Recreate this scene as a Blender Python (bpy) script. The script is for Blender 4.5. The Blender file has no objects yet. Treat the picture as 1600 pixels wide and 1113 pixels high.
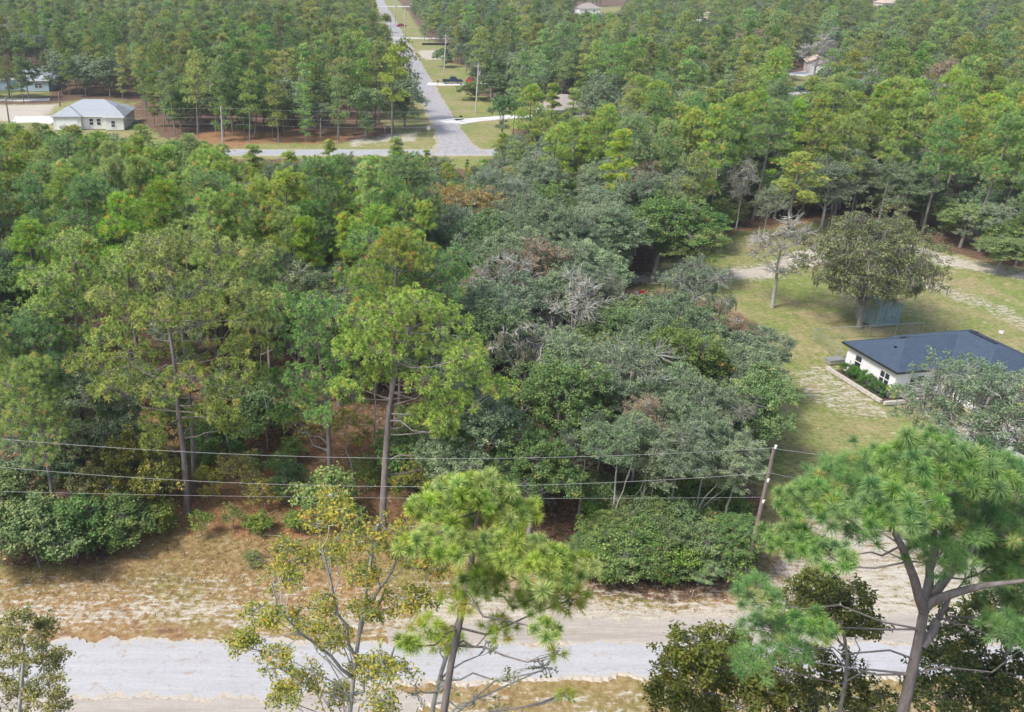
import bpy, math, random
import numpy as np
from mathutils import Vector, Matrix

# ------------------------------------------------------------------ camera, light, exposure
sc = bpy.context.scene
CAM_H, PITCH, FPX, PPX = 37.5, math.radians(24.4), 1431.0, 526.0
cam_d = bpy.data.cameras.new('camera'); cam = bpy.data.objects.new('camera', cam_d)
sc.collection.objects.link(cam); sc.camera = cam
cam.location = (0, 0, CAM_H); cam.rotation_euler = (math.pi/2 - PITCH, 0, 0)
cam_d.sensor_width = 36.0; cam_d.lens = 36.0*FPX/1600.0
cam_d.shift_x = (800.0-PPX)/1600.0; cam_d.clip_start = 0.5; cam_d.clip_end = 6000

SUN_EL, SUN_AZ = 52.0, -118.0          # azimuth measured from +Y (view direction), clockwise
w = bpy.data.worlds.new('World'); sc.world = w; w.use_nodes = True
nt = w.node_tree; bg = nt.nodes['Background']
sky = nt.nodes.new('ShaderNodeTexSky'); sky.sky_type = 'NISHITA'; sky.sun_disc = False
sky.sun_elevation = math.radians(SUN_EL); sky.sun_rotation = math.radians(SUN_AZ)
sky.air_density = 1.0; sky.dust_density = 3.0; sky.ozone_density = 1.0
nt.links.new(sky.outputs[0], bg.inputs[0]); bg.inputs[1].default_value = 0.14
sd = bpy.data.lights.new('sun', 'SUN'); sun = bpy.data.objects.new('sun', sd)
sc.collection.objects.link(sun)
sd.energy = 2.6; sd.angle = math.radians(10); sd.color = (1.0, 0.95, 0.88)
_a = math.radians(SUN_AZ); _e = math.radians(SUN_EL)
sdir = Vector((math.sin(_a)*math.cos(_e), math.cos(_a)*math.cos(_e), math.sin(_e)))
sun.rotation_euler = sdir.to_track_quat('Z', 'Y').to_euler()
sc.view_settings.view_transform = 'Standard'; sc.view_settings.look = 'None'
sc.view_settings.exposure = 0.6; sc.view_settings.gamma = 1.0
sc.view_settings.use_curve_mapping = False
sc.cycles.max_bounces = 6; sc.cycles.diffuse_bounces = 3; sc.cycles.glossy_bounces = 1
sc.cycles.transmission_bounces = 3; sc.cycles.volume_bounces = 0; sc.cycles.transparent_max_bounces = 4
sc.cycles.use_adaptive_sampling = True; sc.cycles.adaptive_threshold = 0.02

# ------------------------------------------------------------------ helpers: measuring from the camera station
cp, sp = math.cos(PITCH), math.sin(PITCH)
def ray(px, py):
    u = (px-PPX)/FPX; v = (556.5-py)/FPX
    return u, cp + v*sp, -sp + v*cp
def G(px, py, z=0.0):
    x, y, dz = ray(px, py); t = (z-CAM_H)/dz
    return np.array((x*t, y*t, z))
def atY(px, py, Y):
    x, y, dz = ray(px, py); t = Y/y
    return np.array((x*t, Y, CAM_H + dz*t))
def project(P):
    x, y, z = P[0], P[1], P[2]-CAM_H
    d = y*cp - z*sp; up = y*sp + z*cp
    return PPX + FPX*x/d, 556.5 - FPX*up/d, d

COL = sc.collection
def link(o, parent=None):
    COL.objects.link(o)
    if parent is not None: o.parent = parent
    return o
def tag(o, label=None, cat=None, group=None, kind=None):
    if label: o['label'] = label
    if cat: o['category'] = cat
    if group: o['group'] = group
    if kind: o['kind'] = kind
    return o
def empty(name, loc=(0, 0, 0), rz=0, s=1.0):
    o = bpy.data.objects.new(name, None); o.location = loc; o.rotation_euler = (0, 0, rz)
    o.scale = (s, s, s); o.empty_display_size = 0.3
    return link(o)
def mobj(name, me, parent=None, loc=None, rz=0):
    o = bpy.data.objects.new(name, me)
    if loc is not None: o.location = loc
    o.rotation_euler = (0, 0, rz)
    return link(o, parent)

class Acc:
    """collects vertices and faces, then becomes one mesh"""
    def __init__(s): s.V = []; s.F4 = []; s.F3 = []; s.T4 = []; s.T3 = []; s.n = 0
    def add(s, v, f, tint=0.5):
        v = np.asarray(v, float).reshape(-1, 3); f = np.asarray(f, int)
        t = np.full(len(f), tint) if np.isscalar(tint) else np.asarray(tint)
        if f.shape[1] == 4: s.F4.append(f+s.n); s.T4.append(t)
        else: s.F3.append(f+s.n); s.T3.append(t)
        s.V.append(v); s.n += len(v); return s
    def mesh(s, name, mat, smooth=False):
        V = np.concatenate(s.V) if s.V else np.zeros((0, 3))
        f4 = np.concatenate(s.F4) if s.F4 else np.zeros((0, 4), int)
        f3 = np.concatenate(s.F3) if s.F3 else np.zeros((0, 3), int)
        T = np.concatenate(s.T4+s.T3) if (s.T4 or s.T3) else np.zeros(0)
        me = bpy.data.meshes.new(name)
        me.vertices.add(len(V)); me.vertices.foreach_set('co', V.astype(np.float32).ravel())
        lv = np.concatenate((f4.ravel(), f3.ravel())).astype(np.int32)
        me.loops.add(len(lv)); me.loops.foreach_set('vertex_index', lv)
        ls = np.concatenate((np.arange(len(f4))*4, len(f4)*4+np.arange(len(f3))*3)).astype(np.int32)
        me.polygons.add(len(ls)); me.polygons.foreach_set('loop_start', ls)
        a = me.attributes.new('tint', 'FLOAT', 'FACE'); a.data.foreach_set('value', T.astype(np.float32))
        me.polygons.foreach_set('use_smooth', np.full(len(ls), smooth))
        me.update(calc_edges=True)
        if mat: me.materials.append(mat)
        return me
    def tube(s, pts, rad, sides=5, tint=0.5, cap=False):
        pts = np.asarray(pts, float); n = len(pts)
        rad = np.full(n, rad) if np.isscalar(rad) else np.asarray(rad)
        d = np.gradient(pts, axis=0); d /= np.linalg.norm(d, axis=1)[:, None]+1e-9
        ref = np.array((0.13, 0.21, 1.0)) if abs(d[0][2]) < 0.8 else np.array((1.0, 0.11, 0.07))
        a = np.cross(d, ref); a /= np.linalg.norm(a, axis=1)[:, None]+1e-9
        b = np.cross(d, a)
        th = np.arange(sides)/sides*2*math.pi
        ring = pts[:, None] + rad[:, None, None]*(np.cos(th)[None, :, None]*a[:, None] + np.sin(th)[None, :, None]*b[:, None])
        f = []
        for i in range(n-1):
            for k in range(sides):
                k2 = (k+1) % sides
                f.append((i*sides+k, i*sides+k2, (i+1)*sides+k2, (i+1)*sides+k))
        s.add(ring.reshape(-1, 3), f, tint)
        if cap:
            s.add(np.vstack((ring[-1], pts[-1:])), [(k, (k+1) % sides, sides) for k in range(sides)], tint)
        return s
    def box(s, c, d, rz=0.0, tint=0.5):
        c = np.asarray(c, float); h = np.asarray(d, float)/2
        v = np.array([(x, y, z) for z in (-1, 1) for y in (-1, 1) for x in (-1, 1)])*h
        if rz:
            cr, sr = math.cos(rz), math.sin(rz)
            v = np.stack((v[:, 0]*cr-v[:, 1]*sr, v[:, 0]*sr+v[:, 1]*cr, v[:, 2]), 1)
        s.add(v+c, [(0, 2, 3, 1), (4, 5, 7, 6), (0, 1, 5, 4), (2, 6, 7, 3), (0, 4, 6, 2), (1, 3, 7, 5)], tint)
        return s
    def prism(s, poly, axis_pts, tint=0.5):
        """poly: list of (y,z) outline, swept between x0 and x1, optional inset of the upper part handled by caller"""
        x0, x1 = axis_pts; n = len(poly)
        v = [(x0, a, b) for a, b in poly]+[(x1, a, b) for a, b in poly]
        s.add(v, [(i, (i+1) % n, n+(i+1) % n, n+i) for i in range(n)], tint)
        c0 = (x0, sum(p[0] for p in poly)/n, sum(p[1] for p in poly)/n); c1 = (x1, c0[1], c0[2])
        s.add(v[:n]+[c0], [((i+1) % n, i, n) for i in range(n)], tint)
        s.add(v[n:]+[c1], [(i, (i+1) % n, n) for i in range(n)], tint)
        return s

# ------------------------------------------------------------------ materials
def newmat(name):
    m = bpy.data.materials.new(name); m.use_nodes = True
    t = m.node_tree; p = t.nodes['Principled BSDF']; return m, t, p
def N(t, kind, **kw):
    n = t.nodes.new(kind)
    for k, v in kw.items():
        if k.startswith('_'): setattr(n, k[1:], v)
        else: n.inputs[k].default_value = v
    return n
def ramp(t, stops, fac=None):
    r = t.nodes.new('ShaderNodeValToRGB'); el = r.color_ramp.elements
    while len(el) > 1: el.remove(el[-1])
    el[0].position = stops[0][0]; el[0].color = (*stops[0][1], 1)
    for p, c in stops[1:]:
        e = el.new(p); e.color = (*c, 1)
    if fac is not None: t.links.new(fac, r.inputs[0])
    return r
def mix(t, fac, a, b, blend='MIX'):
    m = t.nodes.new('ShaderNodeMix'); m.data_type = 'RGBA'; m.blend_type = blend
    for sock, v in ((m.inputs['Factor'], fac), (m.inputs['A'], a), (m.inputs['B'], b)):
        if isinstance(v, bpy.types.NodeSocket): t.links.new(v, sock)
        elif isinstance(v, (int, float)): sock.default_value = v
        else: sock.default_value = (*v, 1)
    return m.outputs['Result']
def noise(t, scale, detail=4, rough=0.6, coord=None, dist=0.0):
    n = N(t, 'ShaderNodeTexNoise', Scale=scale, Detail=detail, Roughness=rough, Distortion=dist)
    if coord is not None: t.links.new(coord, n.inputs['Vector'])
    return n.outputs['Fac']
def math_(t, op, a, b=None, clamp=False):
    m = t.nodes.new('ShaderNodeMath'); m.operation = op; m.use_clamp = clamp
    for i, v in enumerate((a, b)):
        if v is None: continue
        if isinstance(v, bpy.types.NodeSocket): t.links.new(v, m.inputs[i])
        else: m.inputs[i].default_value = v
    return m.outputs[0]

LEAF_GAIN = (2.5, 2.1, 2.15)
def leaf_mat(name, stops, trans=0.3, vary=0.12, hue=0.03, rough=0.55):
    """stops: colour over the per-leaf 'tint' attribute; each tree shifts a little in value and hue"""
    m, t, p = newmat(name); stops = [(q, tuple(min(0.8, x*g) for x, g in zip(c, LEAF_GAIN))) for q, c in stops]
    at = N(t, 'ShaderNodeAttribute', _attribute_name='tint')
    oi = t.nodes.new('ShaderNodeObjectInfo')
    r = ramp(t, stops, at.outputs['Fac'])
    hs = t.nodes.new('ShaderNodeHueSaturation')
    t.links.new(r.outputs[0], hs.inputs['Color'])
    t.links.new(math_(t, 'ADD', math_(t, 'MULTIPLY', oi.outputs['Random'], 2*hue), 0.5-hue), hs.inputs['Hue'])
    rr = math_(t, 'FRACT', math_(t, 'MULTIPLY', oi.outputs['Random'], 17.31))
    t.links.new(math_(t, 'ADD', math_(t, 'MULTIPLY', rr, 2*vary), 1-vary), hs.inputs['Value'])
    r3 = math_(t, 'FRACT', math_(t, 'MULTIPLY', oi.outputs['Random'], 91.7))
    t.links.new(math_(t, 'ADD', math_(t, 'MULTIPLY', r3, 0.3), 0.8), hs.inputs['Saturation'])
    t.links.new(hs.outputs[0], p.inputs['Base Color']); p.inputs['Roughness'].default_value = rough
    p.inputs['Specular IOR Level'].default_value = 0.35
    tr = t.nodes.new('ShaderNodeBsdfTranslucent'); t.links.new(hs.outputs[0], tr.inputs[0])
    mx = t.nodes.new('ShaderNodeMixShader'); mx.inputs[0].default_value = trans
    t.links.new(p.outputs[0], mx.inputs[1]); t.links.new(tr.outputs[0], mx.inputs[2])
    t.links.new(mx.outputs[0], t.nodes['Material Output'].inputs[0])
    return m
def solid(name, col, rough=0.7, spec=0.3, metal=0, nscale=None, namp=0.15, bump=0.0):
    m, t, p = newmat(name)
    if nscale:
        tc = t.nodes.new('ShaderNodeTexCoord')
        n = noise(t, nscale, 5, 0.65, tc.outputs['Object'])
        lo = tuple(c*(1-namp) for c in col); hi = tuple(min(1, c*(1+namp)) for c in col)
        r = ramp(t, [(0.3, lo), (0.7, hi)], n); t.links.new(r.outputs[0], p.inputs['Base Color'])
        if bump:
            b = N(t, 'ShaderNodeBump', Strength=bump, Distance=0.05); t.links.new(n, b.inputs['Height'])
            t.links.new(b.outputs[0], p.inputs['Normal'])
    else: p.inputs['Base Color'].default_value = (*col, 1)
    p.inputs['Roughness'].default_value = rough; p.inputs['Specular IOR Level'].default_value = spec
    p.inputs['Metallic'].default_value = metal
    return m
def bark(name, a, b, scale=6, stretch=0.25):
    m, t, p = newmat(name)
    tc = t.nodes.new('ShaderNodeTexCoord'); mp = N(t, 'ShaderNodeMapping'); mp.inputs['Scale'].default_value = (1, 1, stretch)
    t.links.new(tc.outputs['Object'], mp.inputs[0])
    n = noise(t, scale, 5, 0.7, mp.outputs[0]); n2 = noise(t, 2.2, 3, 0.5, tc.outputs['Object'])
    r = ramp(t, [(0.32, a), (0.62, b)], n)
    c = mix(t, math_(t, 'MULTIPLY', n2, 0.35), r.outputs[0], tuple(0.5*(x+0.42) for x in b))
    t.links.new(c, p.inputs['Base Color']); p.inputs['Roughness'].default_value = 0.9
    bp = N(t, 'ShaderNodeBump', Strength=0.8, Distance=0.04); t.links.new(n, bp.inputs['Height']); t.links.new(bp.outputs[0], p.inputs['Normal'])
    return m

M = {}
M['pine'] = leaf_mat('pine_needles', [(0.0, (0.045, 0.105, 0.018)), (0.45, (0.14, 0.24, 0.042)), (0.86, (0.24, 0.335, 0.075)), (0.93, (0.25, 0.24, 0.05)), (1.0, (0.32, 0.19, 0.055))], 0.3, 0.15, 0.02)
M['pine_cool'] = leaf_mat('pine_needles_cool', [(0.0, (0.03, 0.095, 0.03)), (0.5, (0.095, 0.205, 0.052)), (0.9, (0.165, 0.27, 0.07)), (0.96, (0.22, 0.24, 0.06)), (1.0, (0.29, 0.18, 0.06))], 0.3, 0.12, 0.015)
M['pine_far'] = leaf_mat('pine_needles_far', [(0.0, (0.045, 0.105, 0.028)), (0.5, (0.12, 0.195, 0.045)), (0.9, (0.18, 0.24, 0.065)), (1.0, (0.24, 0.21, 0.07))], 0.3, 0.32, 0.045)
M['oak'] = leaf_mat('oak_leaves_grey_green', [(0.0, (0.045, 0.082, 0.042)), (0.5, (0.092, 0.15, 0.078)), (0.9, (0.15, 0.21, 0.12)), (1.0, (0.21, 0.26, 0.14))], 0.25, 0.22, 0.018)
M['oak_green'] = leaf_mat('oak_leaves_green', [(0.0, (0.035, 0.078, 0.022)), (0.5, (0.072, 0.135, 0.04)), (0.93, (0.14, 0.19, 0.06)), (1.0, (0.26, 0.2, 0.06))], 0.25, 0.24, 0.03)
M['oak_dark'] = leaf_mat('oak_leaves_olive', [(0.0, (0.022, 0.042, 0.01)), (0.5, (0.055, 0.08, 0.018)), (0.9, (0.095, 0.115, 0.028)), (1.0, (0.15, 0.11, 0.035))], 0.25, 0.1, 0.015)
M['oak_mossy'] = leaf_mat('oak_leaves_mossy', [(0.0, (0.035, 0.055, 0.02)), (0.5, (0.08, 0.11, 0.04)), (1.0, (0.16, 0.19, 0.085))], 0.25, 0.05, 0.01)
M['oak_yellow'] = leaf_mat('oak_leaves_yellow_green', [(0.0, (0.05, 0.09, 0.02)), (0.4, (0.14, 0.185, 0.035)), (0.75, (0.25, 0.245, 0.045)), (0.92, (0.30, 0.20, 0.045)), (1.0, (0.26, 0.14, 0.05))], 0.35, 0.08, 0.01)
M['autumn'] = leaf_mat('autumn_leaves', [(0.0, (0.10, 0.085, 0.02)), (0.5, (0.18, 0.14, 0.03)), (1.0, (0.25, 0.18, 0.04))], 0.3, 0.1, 0.02)
M['brown'] = leaf_mat('browning_leaves', [(0.0, (0.09, 0.09, 0.055)), (0.5, (0.15, 0.135, 0.08)), (1.0, (0.2, 0.165, 0.10))], 0.25, 0.1, 0.01)
M['moss'] = leaf_mat('spanish_moss', [(0.0, (0.07, 0.08, 0.06)), (1.0, (0.15, 0.16, 0.13))], 0.3, 0.08, 0.01, 0.9)
M['shrub'] = leaf_mat('shrub_leaves', [(0.0, (0.04, 0.085, 0.02)), (0.5, (0.09, 0.16, 0.035)), (0.92, (0.16, 0.22, 0.06)), (1.0, (0.28, 0.2, 0.07))], 0.25, 0.15, 0.03)
M['hedge'] = leaf_mat('hedge_leaves', [(0.0, (0.015, 0.05, 0.01)), (0.5, (0.035, 0.1, 0.018)), (1.0, (0.06, 0.15, 0.03))], 0.2, 0.1, 0.01)
M['lime'] = leaf_mat('lime_leaves', [(0.0, (0.12, 0.22, 0.02)), (1.0, (0.35, 0.42, 0.05))], 0.35, 0.1, 0.01)
M['bark_pine'] = bark('pine_bark', (0.09, 0.074, 0.066), (0.235, 0.205, 0.19))
M['bark_oak'] = bark('oak_bark', (0.11, 0.10, 0.09), (0.30, 0.28, 0.26))
M['bark_lichen'] = bark('lichen_bark', (0.20, 0.19, 0.165), (0.44, 0.45, 0.40), 9, 0.6)
M['white'] = solid('white_wall_paint', (0.78, 0.79, 0.80), 0.6, 0.3, 0, 1.2, 0.04)
M['trim'] = solid('white_trim', (0.8, 0.8, 0.8), 0.5)
M['beige'] = solid('beige_siding', (0.66, 0.67, 0.65), 0.7, 0.3, 0, 1.0, 0.05)
M['blue_wall'] = solid('pale_blue_siding', (0.38, 0.50, 0.62), 0.7)
M['pink_wall'] = solid('pale_pink_wall', (0.62, 0.56, 0.54), 0.7)
M['glass'] = solid('window_glass', (0.03, 0.04, 0.05), 0.08, 0.6)
M['concrete'] = solid('concrete', (0.62, 0.62, 0.63), 0.85, 0.2, 0, 1.5, 0.12, 0.2)
M['block'] = solid('planter_block', (0.5, 0.47, 0.42), 0.9, 0.2, 0, 8, 0.15, 0.3)
M['wood_pole'] = bark('weathered_pole', (0.09, 0.07, 0.055), (0.2, 0.165, 0.14), 8, 0.1)
M['pale_pole'] = bark('pale_pole', (0.36, 0.34, 0.31), (0.55, 0.53, 0.5), 8, 0.1)
M['metal'] = solid('galvanised_metal', (0.5, 0.52, 0.53), 0.45, 0.5, 0.6)
M['wire'] = solid('wire', (0.42, 0.42, 0.41), 0.5, 0.4, 0.3)
M['black'] = solid('black_rubber', (0.02, 0.02, 0.02), 0.8)
M['dark_metal'] = solid('dark_metal', (0.04, 0.04, 0.045), 0.5, 0.4, 0.3)
M['yellow'] = solid('yellow_guard', (0.6, 0.5, 0.03), 0.5)
M['navy'] = solid('navy_car_paint', (0.012, 0.03, 0.08), 0.25, 0.6)
M['red'] = solid('red_car_paint', (0.35, 0.015, 0.02), 0.25, 0.6)
M['mulch'] = solid('dark_mulch', (0.10, 0.07, 0.055), 0.95, 0.1, 0, 12, 0.4, 0.5)
M['brick'] = None
def roof_mat(name, a, b, course=0.14):
    m, t, p = newmat(name); tc = t.nodes.new('ShaderNodeTexCoord')
    br = N(t, 'ShaderNodeTexBrick', Scale=1.0); br.inputs['Color1'].default_value = (*a, 1); br.inputs['Color2'].default_value = (*b, 1)
    br.inputs['Mortar'].default_value = tuple(0.55*x for x in a)+(1,); br.inputs['Mortar Size'].default_value = 0.012
    br.inputs['Brick Width'].default_value = 0.33; br.inputs['Row Height'].default_value = course
    t.links.new(tc.outputs['Object'], br.inputs['Vector'])
    n = noise(t, 0.9, 4, 0.6, tc.outputs['Object']); n2 = noise(t, 22, 2, 0.6, tc.outputs['Object'])
    c = mix(t, 0.35, br.outputs[0], mix(t, n, tuple(x*0.75 for x in a), tuple(x*1.3 for x in b)))
    c = mix(t, math_(t, 'MULTIPLY', n2, 0.35), c, tuple(x*1.7 for x in b))
    t.links.new(c, p.inputs['Base Color']); p.inputs['Roughness'].default_value = 0.85; p.inputs['Specular IOR Level'].default_value = 0.25
    return m
M['roof_navy'] = roof_mat('dark_blue_shingles', (0.032, 0.05, 0.082), (0.062, 0.088, 0.125))
M['roof_grey'] = roof_mat('grey_shingles', (0.25, 0.275, 0.31), (0.34, 0.365, 0.4))
M['roof_brown'] = roof_mat('brown_shingles', (0.24, 0.21, 0.19), (0.33, 0.29, 0.27))
M['roof_tan'] = roof_mat('tan_shingles', (0.42, 0.32, 0.26), (0.5, 0.4, 0.33))
def brick_mat():
    m, t, p = newmat('red_brick'); tc = t.nodes.new('ShaderNodeTexCoord')
    mp = N(t, 'ShaderNodeMapping'); mp.inputs['Rotation'].default_value = (math.pi/2, 0, 0); t.links.new(tc.outputs['Object'], mp.inputs[0])
    br = N(t, 'ShaderNodeTexBrick', Scale=1.0); br.inputs['Color1'].default_value = (0.36, 0.13, 0.09, 1); br.inputs['Color2'].default_value = (0.25, 0.09, 0.065, 1)
    br.inputs['Mortar'].default_value = (0.45, 0.4, 0.36, 1); br.inputs['Mortar Size'].default_value = 0.01
    br.inputs['Brick Width'].default_value = 0.2; br.inputs['Row Height'].default_value = 0.07
    t.links.new(mp.outputs[0], br.inputs['Vector']); t.links.new(br.outputs[0], p.inputs['Base Color']); p.inputs['Roughness'].default_value = 0.9
    return m
M['brick'] = brick_mat()
M['teal'] = solid('weathered_teal_metal', (0.27, 0.38, 0.39), 0.55, 0.4, 0.1, 2.0, 0.22)
M['teal_roof'] = solid('pale_teal_metal_roof', (0.36, 0.46, 0.48), 0.5, 0.4, 0.1, 2.0, 0.15)

# ------------------------------------------------------------------ ground
def poly_sd(P, poly):
    """signed distance, positive inside"""
    poly = np.asarray(poly, float)[:, :2]; n = len(poly)
    d = np.full(len(P), 1e9); ins = np.zeros(len(P), bool)
    for i in range(n):
        a, b = poly[i], poly[(i+1) % n]; e = b-a; w_ = P-a
        tt = np.clip((w_@e)/(e@e+1e-12), 0, 1); d = np.minimum(d, np.linalg.norm(w_-tt[:, None]*e, axis=1))
        c = (a[1] > P[:, 1]) != (b[1] > P[:, 1])
        with np.errstate(divide='ignore', invalid='ignore'):
            xi = a[0]+(P[:, 1]-a[1])*(b[0]-a[0])/(b[1]-a[1])
        ins ^= c & (P[:, 0] < xi)
    return np.where(ins, d, -d)
def line_d(P, pts):
    pts = np.asarray(pts, float)[:, :2]; d = np.full(len(P), 1e9)
    for a, b in zip(pts[:-1], pts[1:]):
        e = b-a; w_ = P-a; tt = np.clip((w_@e)/(e@e+1e-12), 0, 1)
        d = np.minimum(d, np.linalg.norm(w_-tt[:, None]*e, axis=1))
    return d
def gp(*px): return [G(*p)[:2] for p in px]
def soft(sd_, w_): return np.clip(sd_/(2*w_)+0.5, 0, 1)

ROAD_A, ROAD_B = G(705, 212)[:2], G(624, 60)[:2]            # long street running away
rdir = (ROAD_B-ROAD_A)/np.linalg.norm(ROAD_B-ROAD_A)
CROSS_Y = 178.5; ROAD_S = ROAD_A - rdir*(ROAD_A[1]-CROSS_Y+1.0); ROAD_E = ROAD_B + rdir*620
ROAD_W = 6.0
CROSS_W = 5.8
NEAR_Y0, NEAR_Y1 = 21.6, 25.9

yard = gp((985, 452), (1060, 400), (1135, 362), (1290, 345), (1400, 352), (1480, 395), (1560, 415), (1750, 440))+gp((1900, 560), (1900, 880), (1215, 900), (1190, 850), (1175, 700), (1180, 600), (1200, 520), (1130, 470))
house_yard = gp((1240, 500), (1480, 470), (1700, 560))+gp((1800, 760), (1560, 760), (1230, 720), (1165, 640), (1180, 520))
corridor = gp((470, 262), (480, 224), (625, 219), (652, 190), (646, 160), (632, 125), (611, 66), (594, 18), (640, 18), (640, 45), (652, 68), (706, 74), (704, 100), (745, 112), (750, 132), (716, 138), (732, 152), (800, 158), (850, 176), (850, 196), (800, 198), (770, 225), (765, 262))
left_lot = gp((-120, 158), (98, 160), (120, 150), (214, 158), (226, 188), (240, 206), (330, 228), (330, 262), (-250, 262), (-250, 200))
cross_strip = [(-190, 171), (70, 171), (70, 187), (-190, 188)]
brown_lot = gp((845, 198), (925, 198), (925, 172), (850, 165))
blue_lot = gp((-20, 150), (-20, 118), (40, 110), (85, 118), (90, 152))
pink_lot = gp((1222, 158), (1240, 108), (1295, 108), (1300, 126), (1262, 150), (1262, 160))
drive_lot = gp((1225, 205), (1232, 158), (1262, 150), (1330, 185), (1330, 205))
straw_open = gp((-60, 885), (150, 862), (250, 832), (430, 815), (600, 838), (905, 870), (930, 920), (1170, 918), (1215, 850), (1330, 830), (1700, 830), (1700, 1300), (-300, 1300))
under = gp((25, 700), (60, 600), (160, 600), (430, 640), (600, 680), (690, 760), (640, 850), (300, 838), (180, 800), (140, 740))

def axis(lo, hi, flo, fhi, step, g=1.18):
    a = list(np.arange(flo, fhi+1e-6, step)); s = step; v = fhi
    while v < hi: s *= g; v += s; a.append(v)
    s = step; v = flo
    while v > lo: s *= g; v -= s; a.insert(0, v)
    return np.array(a)
def build_ground():
    xs = axis(-1500, 1500, -30, 80, 0.72); ys = axis(-300, 3000, 33, 118, 0.72, 1.07)
    X, Y = np.meshgrid(xs, ys); P = np.stack((X.ravel(), Y.ravel()), 1); n = len(P)
    V = np.zeros((n, 3)); V[:, :2] = P
    rough_ = 0.05*(np.sin(P[:, 0]*1.7+np.sin(P[:, 1]*0.9)*2)+np.sin(P[:, 1]*2.1+np.cos(P[:, 0]*1.1)*2))
    V[:, 2] = -0.10 + 0.4*rough_
    nx, ny = len(xs), len(ys); i = np.arange(nx-1); j = np.arange(ny-1); I, J = np.meshgrid(i, j); q = (J*nx+I).ravel()
    a = Acc(); a.add(V, np.stack((q, q+1, q+1+nx, q+nx), 1))
    me = a.mesh('ground', None, True)
    # ---- cover masks (which ground cover grows or lies where)
    wob = 1.3*np.sin(P[:, 0]*0.31+1.7*np.sin(P[:, 1]*0.23))+0.9*np.sin(P[:, 1]*0.47+1.3*np.sin(P[:, 0]*0.37))
    grass = soft(poly_sd(P, yard)+wob*0.5, 1.6)
    grass = np.maximum(grass, soft(poly_sd(P, corridor)+wob, 2.5))
    grass = np.maximum(grass, 0.8*soft(poly_sd(P, cross_strip)+wob, 2.5))
    grass = np.maximum(grass, 0.7*soft(poly_sd(P, left_lot)+wob, 3)); grass = np.maximum(grass, 0.9*soft(poly_sd(P, blue_lot), 2))
    grass = np.maximum(grass, 0.9*soft(poly_sd(P, pink_lot), 2)); grass = np.maximum(grass, 0.8*soft(poly_sd(P, brown_lot), 2))
    grass = np.maximum(grass, 0.62*soft(poly_sd(P, gp((-80, 945), (-80, 905), (150, 885), (260, 870), (420, 880), (430, 925), (200, 925)))+wob*0.3, 1.2))
    grass = np.maximum(grass, 0.6*soft(poly_sd(P, gp((880, 1300), (700, 1080), (900, 1062), (1030, 1072), (1200, 1200), (1200, 1300)))+wob*0.2, 0.8))
    grass = np.maximum(grass, 0.72*soft(poly_sd(P, straw_open)+wob*0.4, 1.5)); grass = np.maximum(grass, 0.7*soft(2.2-np.abs(P[:, 1]-48.2)+0.3*wob, 1.2)*(P[:, 0] < 6)); grass = np.maximum(grass, soft(13-line_d(P, [ROAD_S, ROAD_E])+wob, 3)*(P[:, 1] > CROSS_Y))
    for q_ in (gp((895, 30), (905, 12), (975, 8), (970, 22)), gp((1270, 30), (1280, 16), (1330, 16), (1325, 30)), gp((1360, 20), (1360, 8), (1410, 8), (1410, 20))): grass = np.maximum(grass, 0.9*soft(poly_sd(P, q_), 4))
    sand = np.where(P[:, 0] < 5, 0.52, 0.66)*soft(2.2-np.abs(P[:, 1]-44.4)+0.35*wob, 1.6)*(P[:, 0] > -60)
    sand = np.maximum(sand, 0.43*soft(4.0-np.abs(P[:, 1]-45.2)+0.4*wob, 1.2)*(P[:, 0] > -60))
    sand = np.maximum(sand, 0.4*soft(poly_sd(P, gp((-100, 1300), (-100, 1060), (900, 1060), (1700, 1040), (1700, 1300))), 1))
    sand = np.maximum(sand, 0.72*soft(2.6-line_d(P, gp((965, 436), (1090, 432), (1180, 425), (1280, 395), (1330, 372), (1400, 380), (1480, 408), (1580, 430), (1750, 450)))+0.5*wob, 2.6))
    sand = np.maximum(sand, 0.47*soft(poly_sd(P, gp((1225, 575), (1300, 560), (1400, 640), (1440, 660), (1330, 660), (1240, 620))), 1.2))
    sand = np.maximum(sand, 0.48*soft(3.0-line_d(P, gp((1440, 440), (1560, 480), (1620, 520)))+0.6*wob, 2))
    sand = np.maximum(sand, 0.6*soft(poly_sd(P, gp((1200, 860), (1260, 760), (1420, 800), (1600, 860), (1600, 960), (1160, 960)))+wob*0.3, 1.5))
    sand = np.maximum(sand, 0.9*soft(poly_sd(P, gp((1490, 660), (1600, 640), (1700, 660), (1700, 760), (1580, 740))), 1))
    sand = np.maximum(sand, 0.95*soft(poly_sd(P, gp((-60, 182), (-60, 166), (95, 165), (88, 183), (60, 190), (-60, 192))), 1.5))
    sand = np.maximum(sand, 0.85*soft(poly_sd(P, gp((648, 75), (700, 76), (702, 90), (662, 95))), 1.5))
    sand = np.maximum(sand, 0.62*soft(poly_sd(P, gp((540, 230), (545, 214), (640, 205), (665, 190), (655, 222))), 1.5))
    sand = np.maximum(sand, 0.6*soft(1.2-np.abs(P[:, 1]-CROSS_Y-4.0)+0.3*wob, 1.0)*(P[:, 0] < 3))
    sand = np.maximum(sand, 0.7*soft(poly_sd(P, drive_lot), 2))
    edge_ = soft(poly_sd(P, gp((60, 1003), (60, 985), (200, 978), (420, 984), (440, 1003)))+0.8*wob-0.3, 1.0)*0.5; sand = sand*(1-0.5*edge_)
    straw = 0.52*soft(poly_sd(P, under)+wob, 3)
    straw = np.maximum(straw, edge_); straw = np.maximum(straw, 0.6*soft(poly_sd(P, straw_open)-0.5, 1)*(P[:, 0] < 8)); grass = grass*(1-0.5*edge_)
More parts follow.
